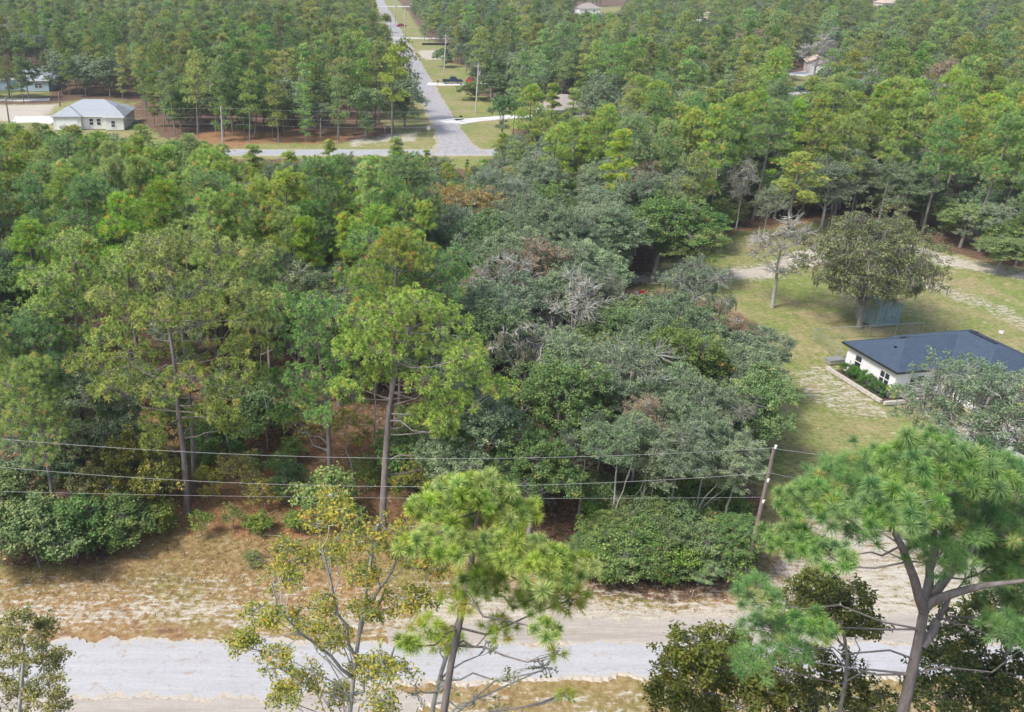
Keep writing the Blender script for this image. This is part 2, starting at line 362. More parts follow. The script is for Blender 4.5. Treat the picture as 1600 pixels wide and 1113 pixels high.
    straw = np.maximum(straw, 0.95*soft(poly_sd(P, gp((200, 880), (260, 800), (440, 700), (600, 800), (640, 850), (560, 930), (300, 905)))+wob*0.4, 1.5))
    straw = np.maximum(straw, soft(poly_sd(P, gp((1100, 420), (1120, 360), (1290, 340), (1320, 372), (1180, 400)))+wob*0.4, 1.5))
    straw = np.maximum(straw, soft(poly_sd(P, gp((300, 232), (300, 205), (560, 205), (520, 228)))+wob*0.4, 2))
    straw = np.maximum(straw, 0.8*soft(poly_sd(P, gp((1470, 420), (1600, 440), (1600, 470), (1480, 440)))+wob*0.4, 1))
    dry = soft(poly_sd(P, straw_open)+wob*0.4, 1.5)
    for nm, arr in (('dry', dry), ('grass', grass), ('sand', sand), ('straw', straw)):
        at = me.attributes.new(nm, 'FLOAT', 'POINT'); at.data.foreach_set('value', arr.astype(np.float32))
    m, t, p = newmat('ground_cover'); tc = t.nodes.new('ShaderNodeTexCoord'); O = tc.outputs['Object']
    def att(k): return N(t, 'ShaderNodeAttribute', _attribute_name=k).outputs['Fac']
    nf = noise(t, 2.6, 6, 0.72, O); nm_ = noise(t, 0.55, 5, 0.65, O); nb = noise(t, 0.12, 3, 0.5, O); nff = noise(t, 9, 4, 0.7, O)
    mp = N(t, 'ShaderNodeMapping'); mp.inputs['Scale'].default_value = (0.45, 2.2, 1); t.links.new(O, mp.inputs[0]); ns = noise(t, 1.6, 6, 0.7, mp.outputs[0])
    litter = ramp(t, [(0.28, (0.05, 0.034, 0.025)), (0.48, (0.14, 0.09, 0.062)), (0.62, (0.22, 0.15, 0.10)), (0.78, (0.30, 0.24, 0.18))], nf).outputs[0]
    strawc = ramp(t, [(0.25, (0.13, 0.075, 0.042)), (0.45, (0.27, 0.15, 0.075)), (0.62, (0.37, 0.22, 0.12)), (0.78, (0.44, 0.33, 0.21))], nf).outputs[0]
    strawc = mix(t, ramp(t, [(0.52, (0, 0, 0)), (0.68, (0.75, 0.75, 0.75))], nm_).outputs[0], strawc, (0.16, 0.15, 0.06))
    gdry = ramp(t, [(0.3, (0.18, 0.15, 0.08)), (0.5, (0.32, 0.27, 0.14)), (0.7, (0.42, 0.36, 0.22))], nf).outputs[0]
    ggr = ramp(t, [(0.3, (0.10, 0.13, 0.035)), (0.5, (0.19, 0.235, 0.065)), (0.7, (0.29, 0.32, 0.12))], nf).outputs[0]
    gr = mix(t, ramp(t, [(0.40, (0, 0, 0)), (0.58, (1, 1, 1))], mix(t, 0.5, nm_, nb)).outputs[0], gdry, ggr)
    dryc = ramp(t, [(0.28, (0.16, 0.10, 0.045)), (0.45, (0.29, 0.18, 0.085)), (0.6, (0.37, 0.26, 0.14)), (0.75, (0.43, 0.36, 0.24))], nf).outputs[0]
    gr = mix(t, math_(t, 'MULTIPLY', att('dry'), ramp(t, [(0.34, (1, 1, 1)), (0.66, (0.45,)*3)], nb).outputs[0]), gr, dryc)
    gr = mix(t, ramp(t, [(0.62, (0, 0, 0)), (0.72, (0.7, 0.7, 0.7))], ns).outputs[0], gr, (0.40, 0.34, 0.24))
    gr = mix(t, ramp(t, [(0.66, (0, 0, 0)), (0.70, (0.75,)*3)], noise(t, 1.15, 3, 0.5, O)).outputs[0], gr, (0.46, 0.41, 0.27))
    sn = ramp(t, [(0.3, (0.25, 0.20, 0.14)), (0.46, (0.41, 0.365, 0.29)), (0.6, (0.56, 0.535, 0.475))], mix(t, 0.5, nff, ns)).outputs[0]
    def thr(mask, n_, amt, w_):
        v = math_(t, 'ADD', mask, math_(t, 'MULTIPLY', math_(t, 'SUBTRACT', n_, 0.5), amt))
        return ramp(t, [(0.5-w_, (0, 0, 0)), (0.5+w_, (1, 1, 1))], v).outputs[0]
    c = mix(t, thr(att('straw'), nm_, 0.9, 0.12), litter, strawc)
    c = mix(t, thr(att('grass'), nm_, 1.1, 0.10), c, gr)
    sthr = thr(att('sand'), mix(t, 0.55, ns, nf), 1.7, 0.07)
    c = mix(t, sthr, c, sn)
    # small pale specks of bare sand / chips
    c = mix(t, ramp(t, [(0.70, (0, 0, 0)), (0.74, (0.7, 0.7, 0.7))], nff).outputs[0], c, (0.5, 0.44, 0.36))
    t.links.new(c, p.inputs['Base Color']); p.inputs['Roughness'].default_value = 0.95; p.inputs['Specular IOR Level'].default_value = 0.1
    b = N(t, 'ShaderNodeBump', Strength=0.7, Distance=0.12); t.links.new(nf, b.inputs['Height']); t.links.new(b.outputs[0], p.inputs['Normal'])
    me.materials.append(m)
    tag(mobj('ground', me), kind='structure')
build_ground()

def asphalt(name, a, b, patch, crack=0.5, tan=(0.42, 0.36, 0.29), tan_amt=0.0):
    m, t, p = newmat(name); tc = t.nodes.new('ShaderNodeTexCoord'); O = tc.outputs['Object']
    n1 = noise(t, 0.5, 5, 0.65, O); n2 = noise(t, 14, 3, 0.7, O); n3 = noise(t, 1.6, 6, 0.75, O, 0.6)
    mp = N(t, 'ShaderNodeMapping'); mp.inputs['Scale'].default_value = (0.10, 1.4, 1) if tan_amt else (1, 1, 1)
    t.links.new(O, mp.inputs[0]); n4 = noise(t, 1.1, 5, 0.6, mp.outputs[0])
    c = mix(t, n1, a, b)
    c = mix(t, ramp(t, [(0.45, (0, 0, 0)), (0.62, (0.8, 0.8, 0.8))], n4).outputs[0], c, patch)
    c = mix(t, math_(t, 'MULTIPLY', n2, 0.3), c, tuple(x*0.7 for x in a))
    v = N(t, 'ShaderNodeTexVoronoi', Scale=0.5, _feature='DISTANCE_TO_EDGE'); 
    dd = t.nodes.new('ShaderNodeVectorMath'); dd.operation = 'ADD'; t.links.new(O, dd.inputs[0])
    nn = N(t, 'ShaderNodeTexNoise', Scale=1.3, Detail=4); t.links.new(O, nn.inputs['Vector']); t.links.new(nn.outputs['Color'], dd.inputs[1]); t.links.new(dd.outputs[0], v.inputs['Vector'])
    cr = ramp(t, [(0.0, (crack,)*3), (0.02, (0, 0, 0))], v.outputs['Distance'])
    c = mix(t, cr.outputs[0], c, tuple(x*0.45 for x in a))
    if tan_amt:
        n5 = noise(t, 5.5, 5, 0.75, O); mp2 = N(t, 'ShaderNodeMapping'); mp2.inputs['Scale'].default_value = (0.25, 3.2, 1); t.links.new(O, mp2.inputs[0]); n6 = noise(t, 1.6, 6, 0.7, mp2.outputs[0])
        c = mix(t, ramp(t, [(0.35, (0.35,)*3), (0.6, (0, 0, 0))], n5).outputs[0], c, tuple(x*0.66 for x in a))
        c = mix(t, ramp(t, [(0.50, (0, 0, 0)), (0.66, (0.25,)*3)], n6).outputs[0], c, (0.60, 0.58, 0.55))
        c = mix(t, ramp(t, [(0.28, (0.35,)*3), (0.42, (0, 0, 0))], n6).outputs[0], c, (0.34, 0.31, 0.28))
        c = mix(t, ramp(t, [(0.56, (0, 0, 0)), (0.66, (tan_amt,)*3)], n3).outputs[0], c, tan)
    ed = N(t, 'ShaderNodeAttribute', _attribute_name='edge').outputs['Fac']; n7 = noise(t, 1.3 if tan_amt else 0.6, 6, 0.75, O); n8 = noise(t, 3.0, 5, 0.7, O)
    ev = math_(t, 'ADD', ed, math_(t, 'MULTIPLY', math_(t, 'SUBTRACT', n7, 0.5), 0.9))
    ec = ramp(t, [(0.35, (0.42, 0.34, 0.26)), (0.5, (0.50, 0.45, 0.39)), (0.65, (0.30, 0.27, 0.17))], n8).outputs[0] if tan_amt else ramp(t, [(0.4, (0.32, 0.28, 0.16)), (0.6, (0.42, 0.38, 0.30))], n8).outputs[0]
    c = mix(t, ramp(t, [(0.86, (0, 0, 0)), (0.93, (1, 1, 1))], ev).outputs[0], c, ec)
    t.links.new(c, p.inputs['Base Color']); p.inputs['Roughness'].default_value = 0.85; p.inputs['Specular IOR Level'].default_value = 0.2
    bp = N(t, 'ShaderNodeBump', Strength=0.3, Distance=0.02); t.links.new(n2, bp.inputs['Height']); t.links.new(bp.outputs[0], p.inputs['Normal'])
    return m
M['asph_far'] = asphalt('worn_asphalt', (0.29, 0.285, 0.295), (0.40, 0.39, 0.40), (0.50, 0.49, 0.485), 0.8)
M['asph_cross'] = asphalt('pale_asphalt', (0.33, 0.34, 0.36), (0.42, 0.43, 0.45), (0.46, 0.46, 0.47), 0.3)
M['asph_near'] = asphalt('bleached_asphalt', (0.40, 0.405, 0.42), (0.49, 0.49, 0.505), (0.50, 0.505, 0.53), 0.0, (0.34, 0.25, 0.19), 0.7)
M['sand_track'] = asphalt('packed_sand', (0.40, 0.36, 0.32), (0.50, 0.46, 0.41), (0.36, 0.32, 0.28), 0.0, (0.34, 0.27, 0.2), 0.5)
M['drive_white'] = solid('white_concrete', (0.60, 0.60, 0.59), 0.85, 0.2, 0, 0.7, 0.16)
M['drive_grey'] = solid('grey_drive', (0.5, 0.5, 0.5), 0.85, 0.2, 0, 0.8, 0.12)

def strip(name, pts, width, z, mat, jag=0.25, seg=0.8, jagL=None, seed=0):
    """a road sheet with a kerbless, crumbling edge and a little thickness"""
    rg = np.random.default_rng(seed); pts = np.asarray(pts, float)[:, :2]
    L = np.concatenate(([0], np.cumsum(np.linalg.norm(np.diff(pts, axis=0), axis=1))))
    n = max(3, int(L[-1]/seg)); s = np.linspace(0, L[-1], n)
    c = np.stack((np.interp(s, L, pts[:, 0]), np.interp(s, L, pts[:, 1])), 1)
    wd = np.interp(s, L, width if not np.isscalar(width) else [width]*len(pts))/2
    d = np.gradient(c, axis=0); d /= np.linalg.norm(d, axis=1)[:, None]; nn = np.stack((-d[:, 1], d[:, 0]), 1)
    def jit(a):
        q = rg.normal(0, 1, n); k = np.convolve(q, np.ones(7)/7, 'same')*1.8 + q*0.35; return k*a
    l = c+nn*(wd+jit(jag if jagL is None else jagL))[:, None]; r = c-nn*(wd+jit(jag))[:, None]
    tt = np.linspace(-1, 1, 11); k = len(tt)
    V = np.zeros((n, k+2, 3)); V[:, 1:-1, :2] = (l+r)[:, None]/2+(r-l)[:, None]/2*tt[None, :, None]; V[:, 1:-1, 2] = z
    V[:, 0, :2] = l+nn*0.25; V[:, -1, :2] = r-nn*0.25; V[:, 0, 2] = z-0.16; V[:, -1, 2] = z-0.16; K = k+2
    I, J = np.meshgrid(np.arange(n-1), np.arange(K-1), indexing='ij'); q = (I*K+J).ravel(); a = Acc()
    a.add(V.reshape(-1, 3), np.stack((q, q+1, q+K+1, q+K), 1)); me = a.mesh(name, mat)
    at = me.attributes.new('edge', 'FLOAT', 'POINT'); e = np.concatenate(([1.1], np.abs(tt), [1.1])); at.data.foreach_set('value', np.tile(e, n).astype(np.float32)); return me
def struct(name, me): return tag(mobj(name, me), kind='structure')
struct('sandy_shoulder', strip('sandy_shoulder', [(3, 42.6), (9, 42.9), (30, 43.1), (90, 43.6)], [1.0, 2.3, 2.6, 2.6], -0.012, M['sand_track'], 0.2, 0.18, seed=4))
struct('road_edge_sand', strip('road_edge_sand', [(-60, 37.0), (0, 37.2), (6, 37.6)], [3.6, 3.2, 0.6], -0.02, M['sand_track'], 0.3, 0.18, seed=9))
struct('near_road', strip('near_road', [(-60, 39.9), (-3, 39.95), (3, 40.3), (15, 40.6), (90, 40.6)], [4.9, 4.7, 3.2, 2.8, 2.8], 0.0, M['asph_near'], 0.16, 0.16, seed=2))
struct('cross_road', strip('cross_road', [(-260, CROSS_Y+1.5), (-100, CROSS_Y+0.4), (0, CROSS_Y), (60, CROSS_Y+0.3), (200, CROSS_Y+2)], CROSS_W, 0.0, M['asph_cross'], 0.12, 1.0, seed=5))
struct('long_street', strip('long_street', [ROAD_S, ROAD_S+rdir*5, ROAD_S+rdir*12, ROAD_S+rdir*26, ROAD_B, ROAD_E], [11, 9, 7.0, ROAD_W, ROAD_W, ROAD_W], 0.005, M['asph_far'], 0.22, 1.0, seed=6))
struct('concrete_driveway', strip('concrete_driveway', gp((700, 186), (712, 190), (740, 187), (800, 182), (852, 181), (925, 190)), [7, 6, 3.6, 3.4, 3.6, 6], 0.012, M['drive_white'], 0.02, 1.0))
struct('concrete_driveway', strip('concrete_driveway', gp((668, 131), (690, 131.5), (760, 131)), [6, 4, 4.5], 0.012, M['drive_white'], 0.02, 1.0))
struct('far_cross_road', strip('far_cross_road', [ROAD_B+rdir*1+np.array((-6, 1)), ROAD_B+rdir*1+np.array((22, -1))], 4.5, 0.01, M['drive_grey'], 0.2, 1.5))
struct('far_cross_road', strip('far_cross_road', [ROAD_B+rdir*205+np.array((-60, 4)), ROAD_B+rdir*205+np.array((30, -1))], 6.5, 0.01, M['drive_grey'], 0.2, 1.5))
struct('garage_driveway', strip('garage_driveway', gp((1238, 118), (1250, 115), (1275, 112)), 6, 0.012, M['drive_white'], 0.05, 1.5))
struct('pale_drive', strip('pale_drive', gp((1225, 205), (1235, 170), (1246, 150), (1252, 143)), [5, 5, 6, 5], 0.012, M['drive_grey'], 0.3, 1.5))
struct('pale_drive', strip('pale_drive', gp((1288, 160), (1305, 180), (1310, 205)), 6, 0.012, M['drive_grey'], 0.3, 1.5))
struct('front_driveway', strip('front_driveway', gp((20, 187), (60, 186), (95, 188)), 8, 0.012, M['drive_white'], 0.1, 1.5))
struct('back_lane', strip('back_lane', gp((-20, 156), (40, 156), (78, 155)), 3.6, 0.012, M['drive_grey'], 0.2, 1.5))
struct('carport_drive', strip('carport_drive', gp((1525, 712), (1600, 695), (1720, 690)), 5, 0.012, M['drive_grey'], 0.2, 0.8))

# far low rise of land behind everything
def far_rise():
    a = Acc(); n = 60; V = []; F = []
    for i in range(n+1):
        x = -1500+3000*i/n; V += [(x, 1500, -1), (x, 1800, 14+5*math.sin(i*0.7)), (x, 2600, -1)]
    for i in range(n):
        for k in range(2): F.append((i*3+k, i*3+3+k, i*3+4+k, i*3+1+k))
    a.add(V, F); tag(mobj('hills', a.mesh('hills', solid('wooded_hill', (0.06, 0.09, 0.04), 0.9, 0.1, 0, 0.05, 0.3), True)), kind='structure')
far_rise()

# ------------------------------------------------------------------ foliage generators
def rvec(rg, n):
    v = rg.normal(size=(n, 3)); return v/np.linalg.norm(v, axis=1)[:, None]
def unit(v): return v/(np.linalg.norm(v, axis=-1, keepdims=True)+1e-9)
def add_leaves(acc, rg, C, nrm, L, W, tint):
    n = len(C); u = unit(np.cross(nrm, rvec(rg, n))); v_ = np.cross(nrm, u)
    s = rg.uniform(0.7, 1.3, (n, 1)); u = u*L*s/2; v_ = v_*W*s/2; bend = nrm*L*0.12
    V = np.stack((C-u-bend, C-v_, C+u-bend, C+v_), 1).reshape(-1, 3)
    i = np.arange(n)*4; acc.add(V, np.stack((i, i+1, i+2, i+3), 1), tint)
def add_needles(acc, rg, C, D, n_each, L, W, spread=0.35, tint=None, droop=0.1):
    """bursts of needles at the twig ends C pointing along D"""
    T = len(C); d = np.repeat(D, n_each, 0); c = np.repeat(C, n_each, 0)
    r = unit(d*(1-spread)*rg.uniform(0.4, 1.3, (T*n_each, 1))+rvec(rg, T*n_each)*(0.55+spread))
    l = L*rg.uniform(0.75, 1.15, (T*n_each, 1)); tip = c+r*l; tip[:, 2] -= droop*l[:, 0]
    sd_ = unit(np.cross(r, rvec(rg, T*n_each)))*W/2
    base = c+r*l*0.12-d*rg.uniform(0, 0.25, (T*n_each, 1))*L
    V = np.stack((base-sd_, base+sd_, tip), 1).reshape(-1, 3); i = np.arange(T*n_each)*3
    tt = np.repeat(tint, n_each)+rg.normal(0, 0.06, T*n_each)
    acc.add(V, np.stack((i, i+1, i+2), 1), np.clip(tt, 0, 1))
def two_tone(a, rg, C, D, n, L, W, tint, droop=0.18):  # inner needle halves coloured darker for shade inside the tuft; tips lighter, new growth
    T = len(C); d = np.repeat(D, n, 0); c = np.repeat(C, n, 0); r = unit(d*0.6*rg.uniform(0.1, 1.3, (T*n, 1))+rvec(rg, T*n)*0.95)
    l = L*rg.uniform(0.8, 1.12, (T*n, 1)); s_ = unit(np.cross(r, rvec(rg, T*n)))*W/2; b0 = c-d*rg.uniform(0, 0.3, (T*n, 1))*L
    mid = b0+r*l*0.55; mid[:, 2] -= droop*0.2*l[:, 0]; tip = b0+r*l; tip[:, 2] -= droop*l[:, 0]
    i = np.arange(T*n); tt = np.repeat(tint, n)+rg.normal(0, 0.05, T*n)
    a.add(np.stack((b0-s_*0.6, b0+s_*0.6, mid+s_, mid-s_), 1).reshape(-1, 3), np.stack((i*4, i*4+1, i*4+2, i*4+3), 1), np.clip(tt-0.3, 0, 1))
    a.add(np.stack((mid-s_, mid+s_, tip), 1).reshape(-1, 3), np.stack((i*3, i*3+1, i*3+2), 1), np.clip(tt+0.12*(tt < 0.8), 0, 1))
def curve(p0, p1, rg, n=4, sag=0.1, wob=0.06):
    p0 = np.asarray(p0, float); p1 = np.asarray(p1, float); t = np.linspace(0, 1, n)[:, None]
    d = np.linalg.norm(p1-p0); P = p0+(p1-p0)*t
    P[1:-1] += rg.normal(0, wob*d, (n-2, 3)); P[:, 2] += -sag*d*np.sin(t[:, 0]*math.pi); return P
def shell(rg, n, up=0.35, inner=0.55):
    v = rvec(rg, n); v[:, 2] = np.abs(v[:, 2])*(1-up)+v[:, 2]*up if up < 1 else v[:, 2]
    v = unit(v); return v*(rg.uniform(inner, 1.0, (n, 1)))

def lobed(rg, trunk, tr_r, lobes, kind, tips, leaf, wood_sides=6, twigs=True, tint_mu=0.45, moss=0, twig_r=0.012, limb_r=None, dead=0.0, forks=(), scale_tips=0):
    """one tree: trunk polyline, lobes [(centre, (rx,ry,rz))], a limb into each lobe and foliage on its twig ends.
       returns (wood Acc, foliage Acc, tuft list, moss Acc)"""
    tips0 = tips; wood, fol, ms = Acc(), Acc(), Acc(); trunk = np.asarray(trunk, float)
    wood.tube(trunk, np.linspace(tr_r, tr_r*0.35, len(trunk)) if np.isscalar(tr_r) else tr_r, wood_sides+2, cap=True)
    tufts = []
    cl = np.linspace(0, 1, 30); L = np.concatenate(([0], np.cumsum(np.linalg.norm(np.diff(trunk, axis=0), axis=1)))); L /= L[-1]
    dens = np.stack([np.interp(cl, L, trunk[:, k]) for k in range(3)], 1)
    tr0 = tr_r if np.isscalar(tr_r) else tr_r[0]
    for fk in forks:
        fk = np.asarray(fk, float); wood.tube(fk, np.linspace(tr0*0.55, tr0*0.2, len(fk)), wood_sides+1, cap=True); dens = np.concatenate((dens, fk))
    for c, r in lobes:
        c = np.asarray(c, float); r = np.asarray(r, float); hd = np.linalg.norm(dens[:, :2]-c[:2], axis=1)
        slope = 0.25 if kind == 'pine' else 0.8
        want = c[2]-r[2]*0.3-slope*hd
        k = int(np.argmin(np.abs(dens[:, 2]-want)+(0.15 if not len(forks) else 0.8)*hd)); k = max(k, 6)
        a = dens[k]; lim = curve(a, c-(0, 0, r[2]*0.3), rg, 5, 0.06 if kind == 'pine' else -0.05, 0.05)
        lr = (limb_r or tr0*0.33)*(0.55+0.45*(1-min(k, 30)/30))
        wood.tube(lim, np.linspace(lr, lr*0.35, 5), wood_sides-1)
        if scale_tips: tips = max(3, int(tips0*min(1.4, (r[0]/scale_tips)**2)))
        off = shell(rg, tips, 0.45 if kind == 'pine' else 0.55, 0.5 if kind == 'pine' else 0.62)
        if kind == 'pine':      # spread the twig ends evenly so that single tufts read
            pool = shell(rg, tips*5, 0.45, 0.6); pick = [0]; dm = np.linalg.norm(pool-pool[0], axis=1)
            for _ in range(tips-1):
                j_ = int(np.argmax(dm)); pick.append(j_); dm = np.minimum(dm, np.linalg.norm(pool-pool[j_], axis=1))
            off = pool[pick]
        bump = 1+0.18*np.sin(off[:, :1]*7+c[0])+0.15*rg.normal(size=(tips, 1))
        T = c+off*r*bump
        if twigs:
            hubs = c+shell(rg, max(3, tips//7), 0.6, 0.25)*r*0.5
            for h_ in hubs: wood.tube(curve(lim[3], h_, rg, 3, 0, 0.08), [lr*0.32, lr*0.25, twig_r*1.3], 3)
            for q in T:
                h_ = hubs[np.argmin(np.linalg.norm(hubs-q, axis=1))]
                wood.tube(curve(h_, q, rg, 3, 0.05, 0.1), [twig_r*1.2, twig_r, twig_r*0.5], 3)
        if dead: keep = rg.random(tips) > dead; Tl = T[keep]; offl = off[keep]
        else: Tl, offl = T, off
        D = unit(offl+np.array((0, 0, 0.55)))
        tn = np.clip(rg.normal(tint_mu, 0.16, len(Tl)), 0, 0.88)+0.0
        if kind == 'pine':
            old = rg.random(len(Tl)) < 0.05; tn[old] = rg.uniform(0.9, 1.0, old.sum())
            tufts += list(zip(Tl, D, tn))
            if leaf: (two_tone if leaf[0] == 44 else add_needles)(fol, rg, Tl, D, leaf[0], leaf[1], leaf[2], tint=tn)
        else:
            nl, LL, WW, rc = leaf
            cc = np.repeat(Tl, nl, 0); o = rvec(rg, len(cc))*(rg.uniform(0, 1, (len(cc), 1))**0.6)*rc*np.array((1, 1, 0.75))
            nr = unit(o/rc*0.7+np.array((0, 0, 0.75))+rvec(rg, len(cc))*0.8)
            tt = np.clip(np.repeat(tn, nl)+rg.normal(0, 0.15, len(cc)), 0, 1)
            add_leaves(fol, rg, cc+o, nr, LL, WW, tt)
        if moss:
            q = T[rg.random(tips) < moss]; q = q-(0, 0, 0.1)
            for b in q:
                for _ in range(10):
                    b2 = b+rg.normal(0, 0.16, 3)*(1, 1, 0.4); ln = rg.uniform(0.25, 1.1); th = rg.uniform(0, math.pi); w2 = rg.uniform(0.015, 0.04)
                    e = np.array((math.cos(th)*w2, math.sin(th)*w2, 0)); sw = rg.normal(0, 0.05, 3)*(1, 1, 0)
                    ms.add([b2-e, b2+e, b2+e*1.2+sw-(0, 0, ln*0.6), b2-e*1.2+sw-(0, 0, ln*0.6)], [(0, 1, 2, 3)], rg.random())
                    ms.add([b2-e*1.2+sw-(0, 0, ln*0.6), b2+e*1.2+sw-(0, 0, ln*0.6), b2+sw*1.4-(0, 0, ln)], [(0, 1, 2)], rg.random())
    return wood, fol, tufts, ms

def trunk_line(rg, H, lean=0.03, n=6, base=(0, 0, 0)):
    z = np.linspace(0, H, n); x = np.cumsum(rg.normal(0, lean, n))*H/n; y = np.cumsum(rg.normal(0, lean, n))*H/n
    P = np.stack((x-x[0], y-y[0], z), 1); return P+np.asarray(base)
def pine_lobes(rg, tk, H, R, start, n, narrow=0.0):
    out = []; ang = rg.uniform(0, 6.28)
    for i in range(n):
        f = min(0.98, max(0.0, (i+0.5)/n+rg.normal(0, 0.05))); z = H*(start+(1-start)*f*0.97); prof = math.sin(math.pi*min(1, (0.28+0.72*(f**0.85))))**0.6 if not narrow else (1-f)*0.9+0.15
        prof = max(prof, 0.15); rr = R*prof*rg.uniform(0.45, 0.95); ang += 2.4+rg.normal(0, 0.4)
        cx = np.interp(z, tk[:, 2], tk[:, 0]); cy = np.interp(z, tk[:, 2], tk[:, 1])
        s = R*rg.uniform(0.32, 0.47)*(0.65 if narrow else 1)
        out.append(((cx+math.cos(ang)*rr*0.8, cy+math.sin(ang)*rr*0.8, z), (s, s, s*rg.uniform(0.55, 0.9))))
    top = tk[-1]; out.append((top-(0, 0, R*0.12), (R*0.3, R*0.3, R*0.3)))
    return out
def oak_lobes(rg, H, R, cb, n, flat=0.8, lob=0.42):
    out = []; c = np.array((0, 0, (H*cb+H)/2)); rz = (H-H*cb)/2
    pts = []
    for _ in range(n*30):
        v = rvec(rg, 1)[0]; v[2] = abs(v[2])*0.9-0.25 if rg.random() < 0.8 else v[2]; v = v/np.linalg.norm(v)
        q = v*rg.uniform(0.55, 0.78)
        if all(np.linalg.norm(q-p) > 0.38 for p in pts): pts.append(q)
        if len(pts) >= n: break
    pts.append(np.array((0, 0, 0.35)))
    for q in pts:
        s = rg.uniform(lob*0.75, lob*1.15)
        out.append((c+q*(R, R, rz), (R*s, R*s, max(R, rz)*s*flat)))
    return out

PROTO = {}
def reg(kind, key, wood, fol, woodmat, leafmat, H, R, ms=None):
    d = dict(kind=kind, H=H, R=R, trunk=wood.mesh('trunk', woodmat, True), crown=fol.mesh('crown', leafmat), matkey=key)
    if ms is not None and ms.n: d['moss'] = ms.mesh('spanish_moss', M['moss'])
    PROTO.setdefault(key, []).append(d); return d

# mid-distance pines (broad) and narrow pines
for i in range(6):
    rg = np.random.default_rng(100+i); H = 17; R = [3.3, 3.8, 3.0, 4.0, 3.5, 3.2][i]
    tk = trunk_line(rg, H*0.95, 0.035)
    wo, fo, tu, _ = lobed(rg, tk, 0.21, pine_lobes(rg, tk, H*0.96, R, [0.5, 0.55, 0.45, 0.58, 0.5, 0.4][i], [15, 17, 15, 18, 16, 17][i]), 'pine', 40, (50, 0.33, 0.032), twigs=True, twig_r=0.016)
    reg('pine', 'pine' if i % 3 else 'pine_cool', wo, fo, M['bark_pine'], M['pine'] if i % 3 else M['pine_cool'], H, R)
for i in range(3):
    rg = np.random.default_rng(130+i); H = 14; R = 1.9; tk = trunk_line(rg, H*0.97, 0.02)
    wo, fo, tu, _ = lobed(rg, tk, 0.14, pine_lobes(rg, tk, H, R*1.25, 0.33, 17, 1.0), 'pine', 30, (46, 0.31, 0.033), twigs=True, twig_r=0.014)
    reg('pine', 'pine_narrow', wo, fo, M['bark_pine'], M['pine'], H, R)
# far pines, cheap
for i in range(8):
    rg = np.random.default_rng(160+i); H = 17; R = [2.6, 3.0, 2.3, 3.3, 2.8, 2.4, 3.6, 2.1][i]; tk = trunk_line(rg, H*0.95, 0.045)
    wo, fo, tu, _ = lobed(rg, tk, 0.17, pine_lobes(rg, tk, H, R, [0.28, 0.38, 0.2, 0.45, 0.15, 0.3, 0.5, 0.12][i], [17, 15, 19, 14, 20, 16, 13, 20][i], 1.0 if i == 4 else 0), 'pine', 32, (13, 0.43, 0.125), wood_sides=4, twigs=False)
    reg('pine', 'pine_far', wo, fo, M['bark_pine'], M['pine_far'], H, R)
# oaks
def mk_oak(seed, key, mat, H, R, cb, n, tips, leaf, bk='bark_oak', moss=0, dead=0, tr=0.2, **kw):
    rg = np.random.default_rng(seed); tk = trunk_line(rg, H*0.62, 0.07, 5)
    wo, fo, tu, ms = lobed(rg, tk, tr, oak_lobes(rg, H, R, cb, n), 'oak', tips, leaf, moss=moss, dead=dead, **kw)
    return reg('oak', key, wo, fo, M[bk], M[mat], H, R, ms)
for i in range(5):
    mk_oak(200+i, 'oak', 'oak', 10, [3.0, 3.4, 2.8, 3.2, 3.6][i], 0.22, 13, 40, (50, 0.14, 0.082, 0.34), 'bark_lichen' if i % 2 else 'bark_oak')
for i in range(3):
    mk_oak(220+i, 'oak_green', 'oak_green', 9, [2.8, 3.1, 2.6][i], 0.2, 12, 36, (44, 0.15, 0.085, 0.34))
for i in range(2):
    mk_oak(240+i, 'oak_sparse', 'oak', 11, 3.6, 0.3, 13, 42, (30, 0.13, 0.07, 0.3), 'bark_lichen', moss=0.10, dead=0.1, tr=0.17, twig_r=0.02)
for i in range(2):
    mk_oak(250+i, 'bare', 'brown', 9, 2.8, 0.3, 14, 46, (3, 0.12, 0.07, 0.3), 'bark_lichen', dead=0.5, tr=0.16, twig_r=0.026)
mk_oak(260, 'autumn', 'autumn', 10, 3.0, 0.3, 12, 34, (34, 0.15, 0.09, 0.34), 'bark_lichen')
mk_oak(262, 'brown', 'brown', 11, 3.4, 0.3, 13, 36, (22, 0.14, 0.08, 0.34), 'bark_lichen', twig_r=0.02)
mk_oak(264, 'yellow', 'oak_yellow', 9, 2.4, 0.3, 11, 26, (22, 0.15, 0.08, 0.3), 'bark_lichen', twig_r=0.02)
for i in range(4):
    mk_oak(270+i, 'oak_far', 'oak' if i % 2 else 'oak_green', 10, 3.3, 0.12, 12, 22, (19, 0.30, 0.19, 0.55), 'bark_oak', twigs=False, wood_sides=4)
for i in range(2):
    mk_oak(290+i, 'oak_tall', 'oak', 12, 2.9, 0.5, 10, 36, (38, 0.14, 0.078, 0.34), 'bark_lichen', tr=0.13)
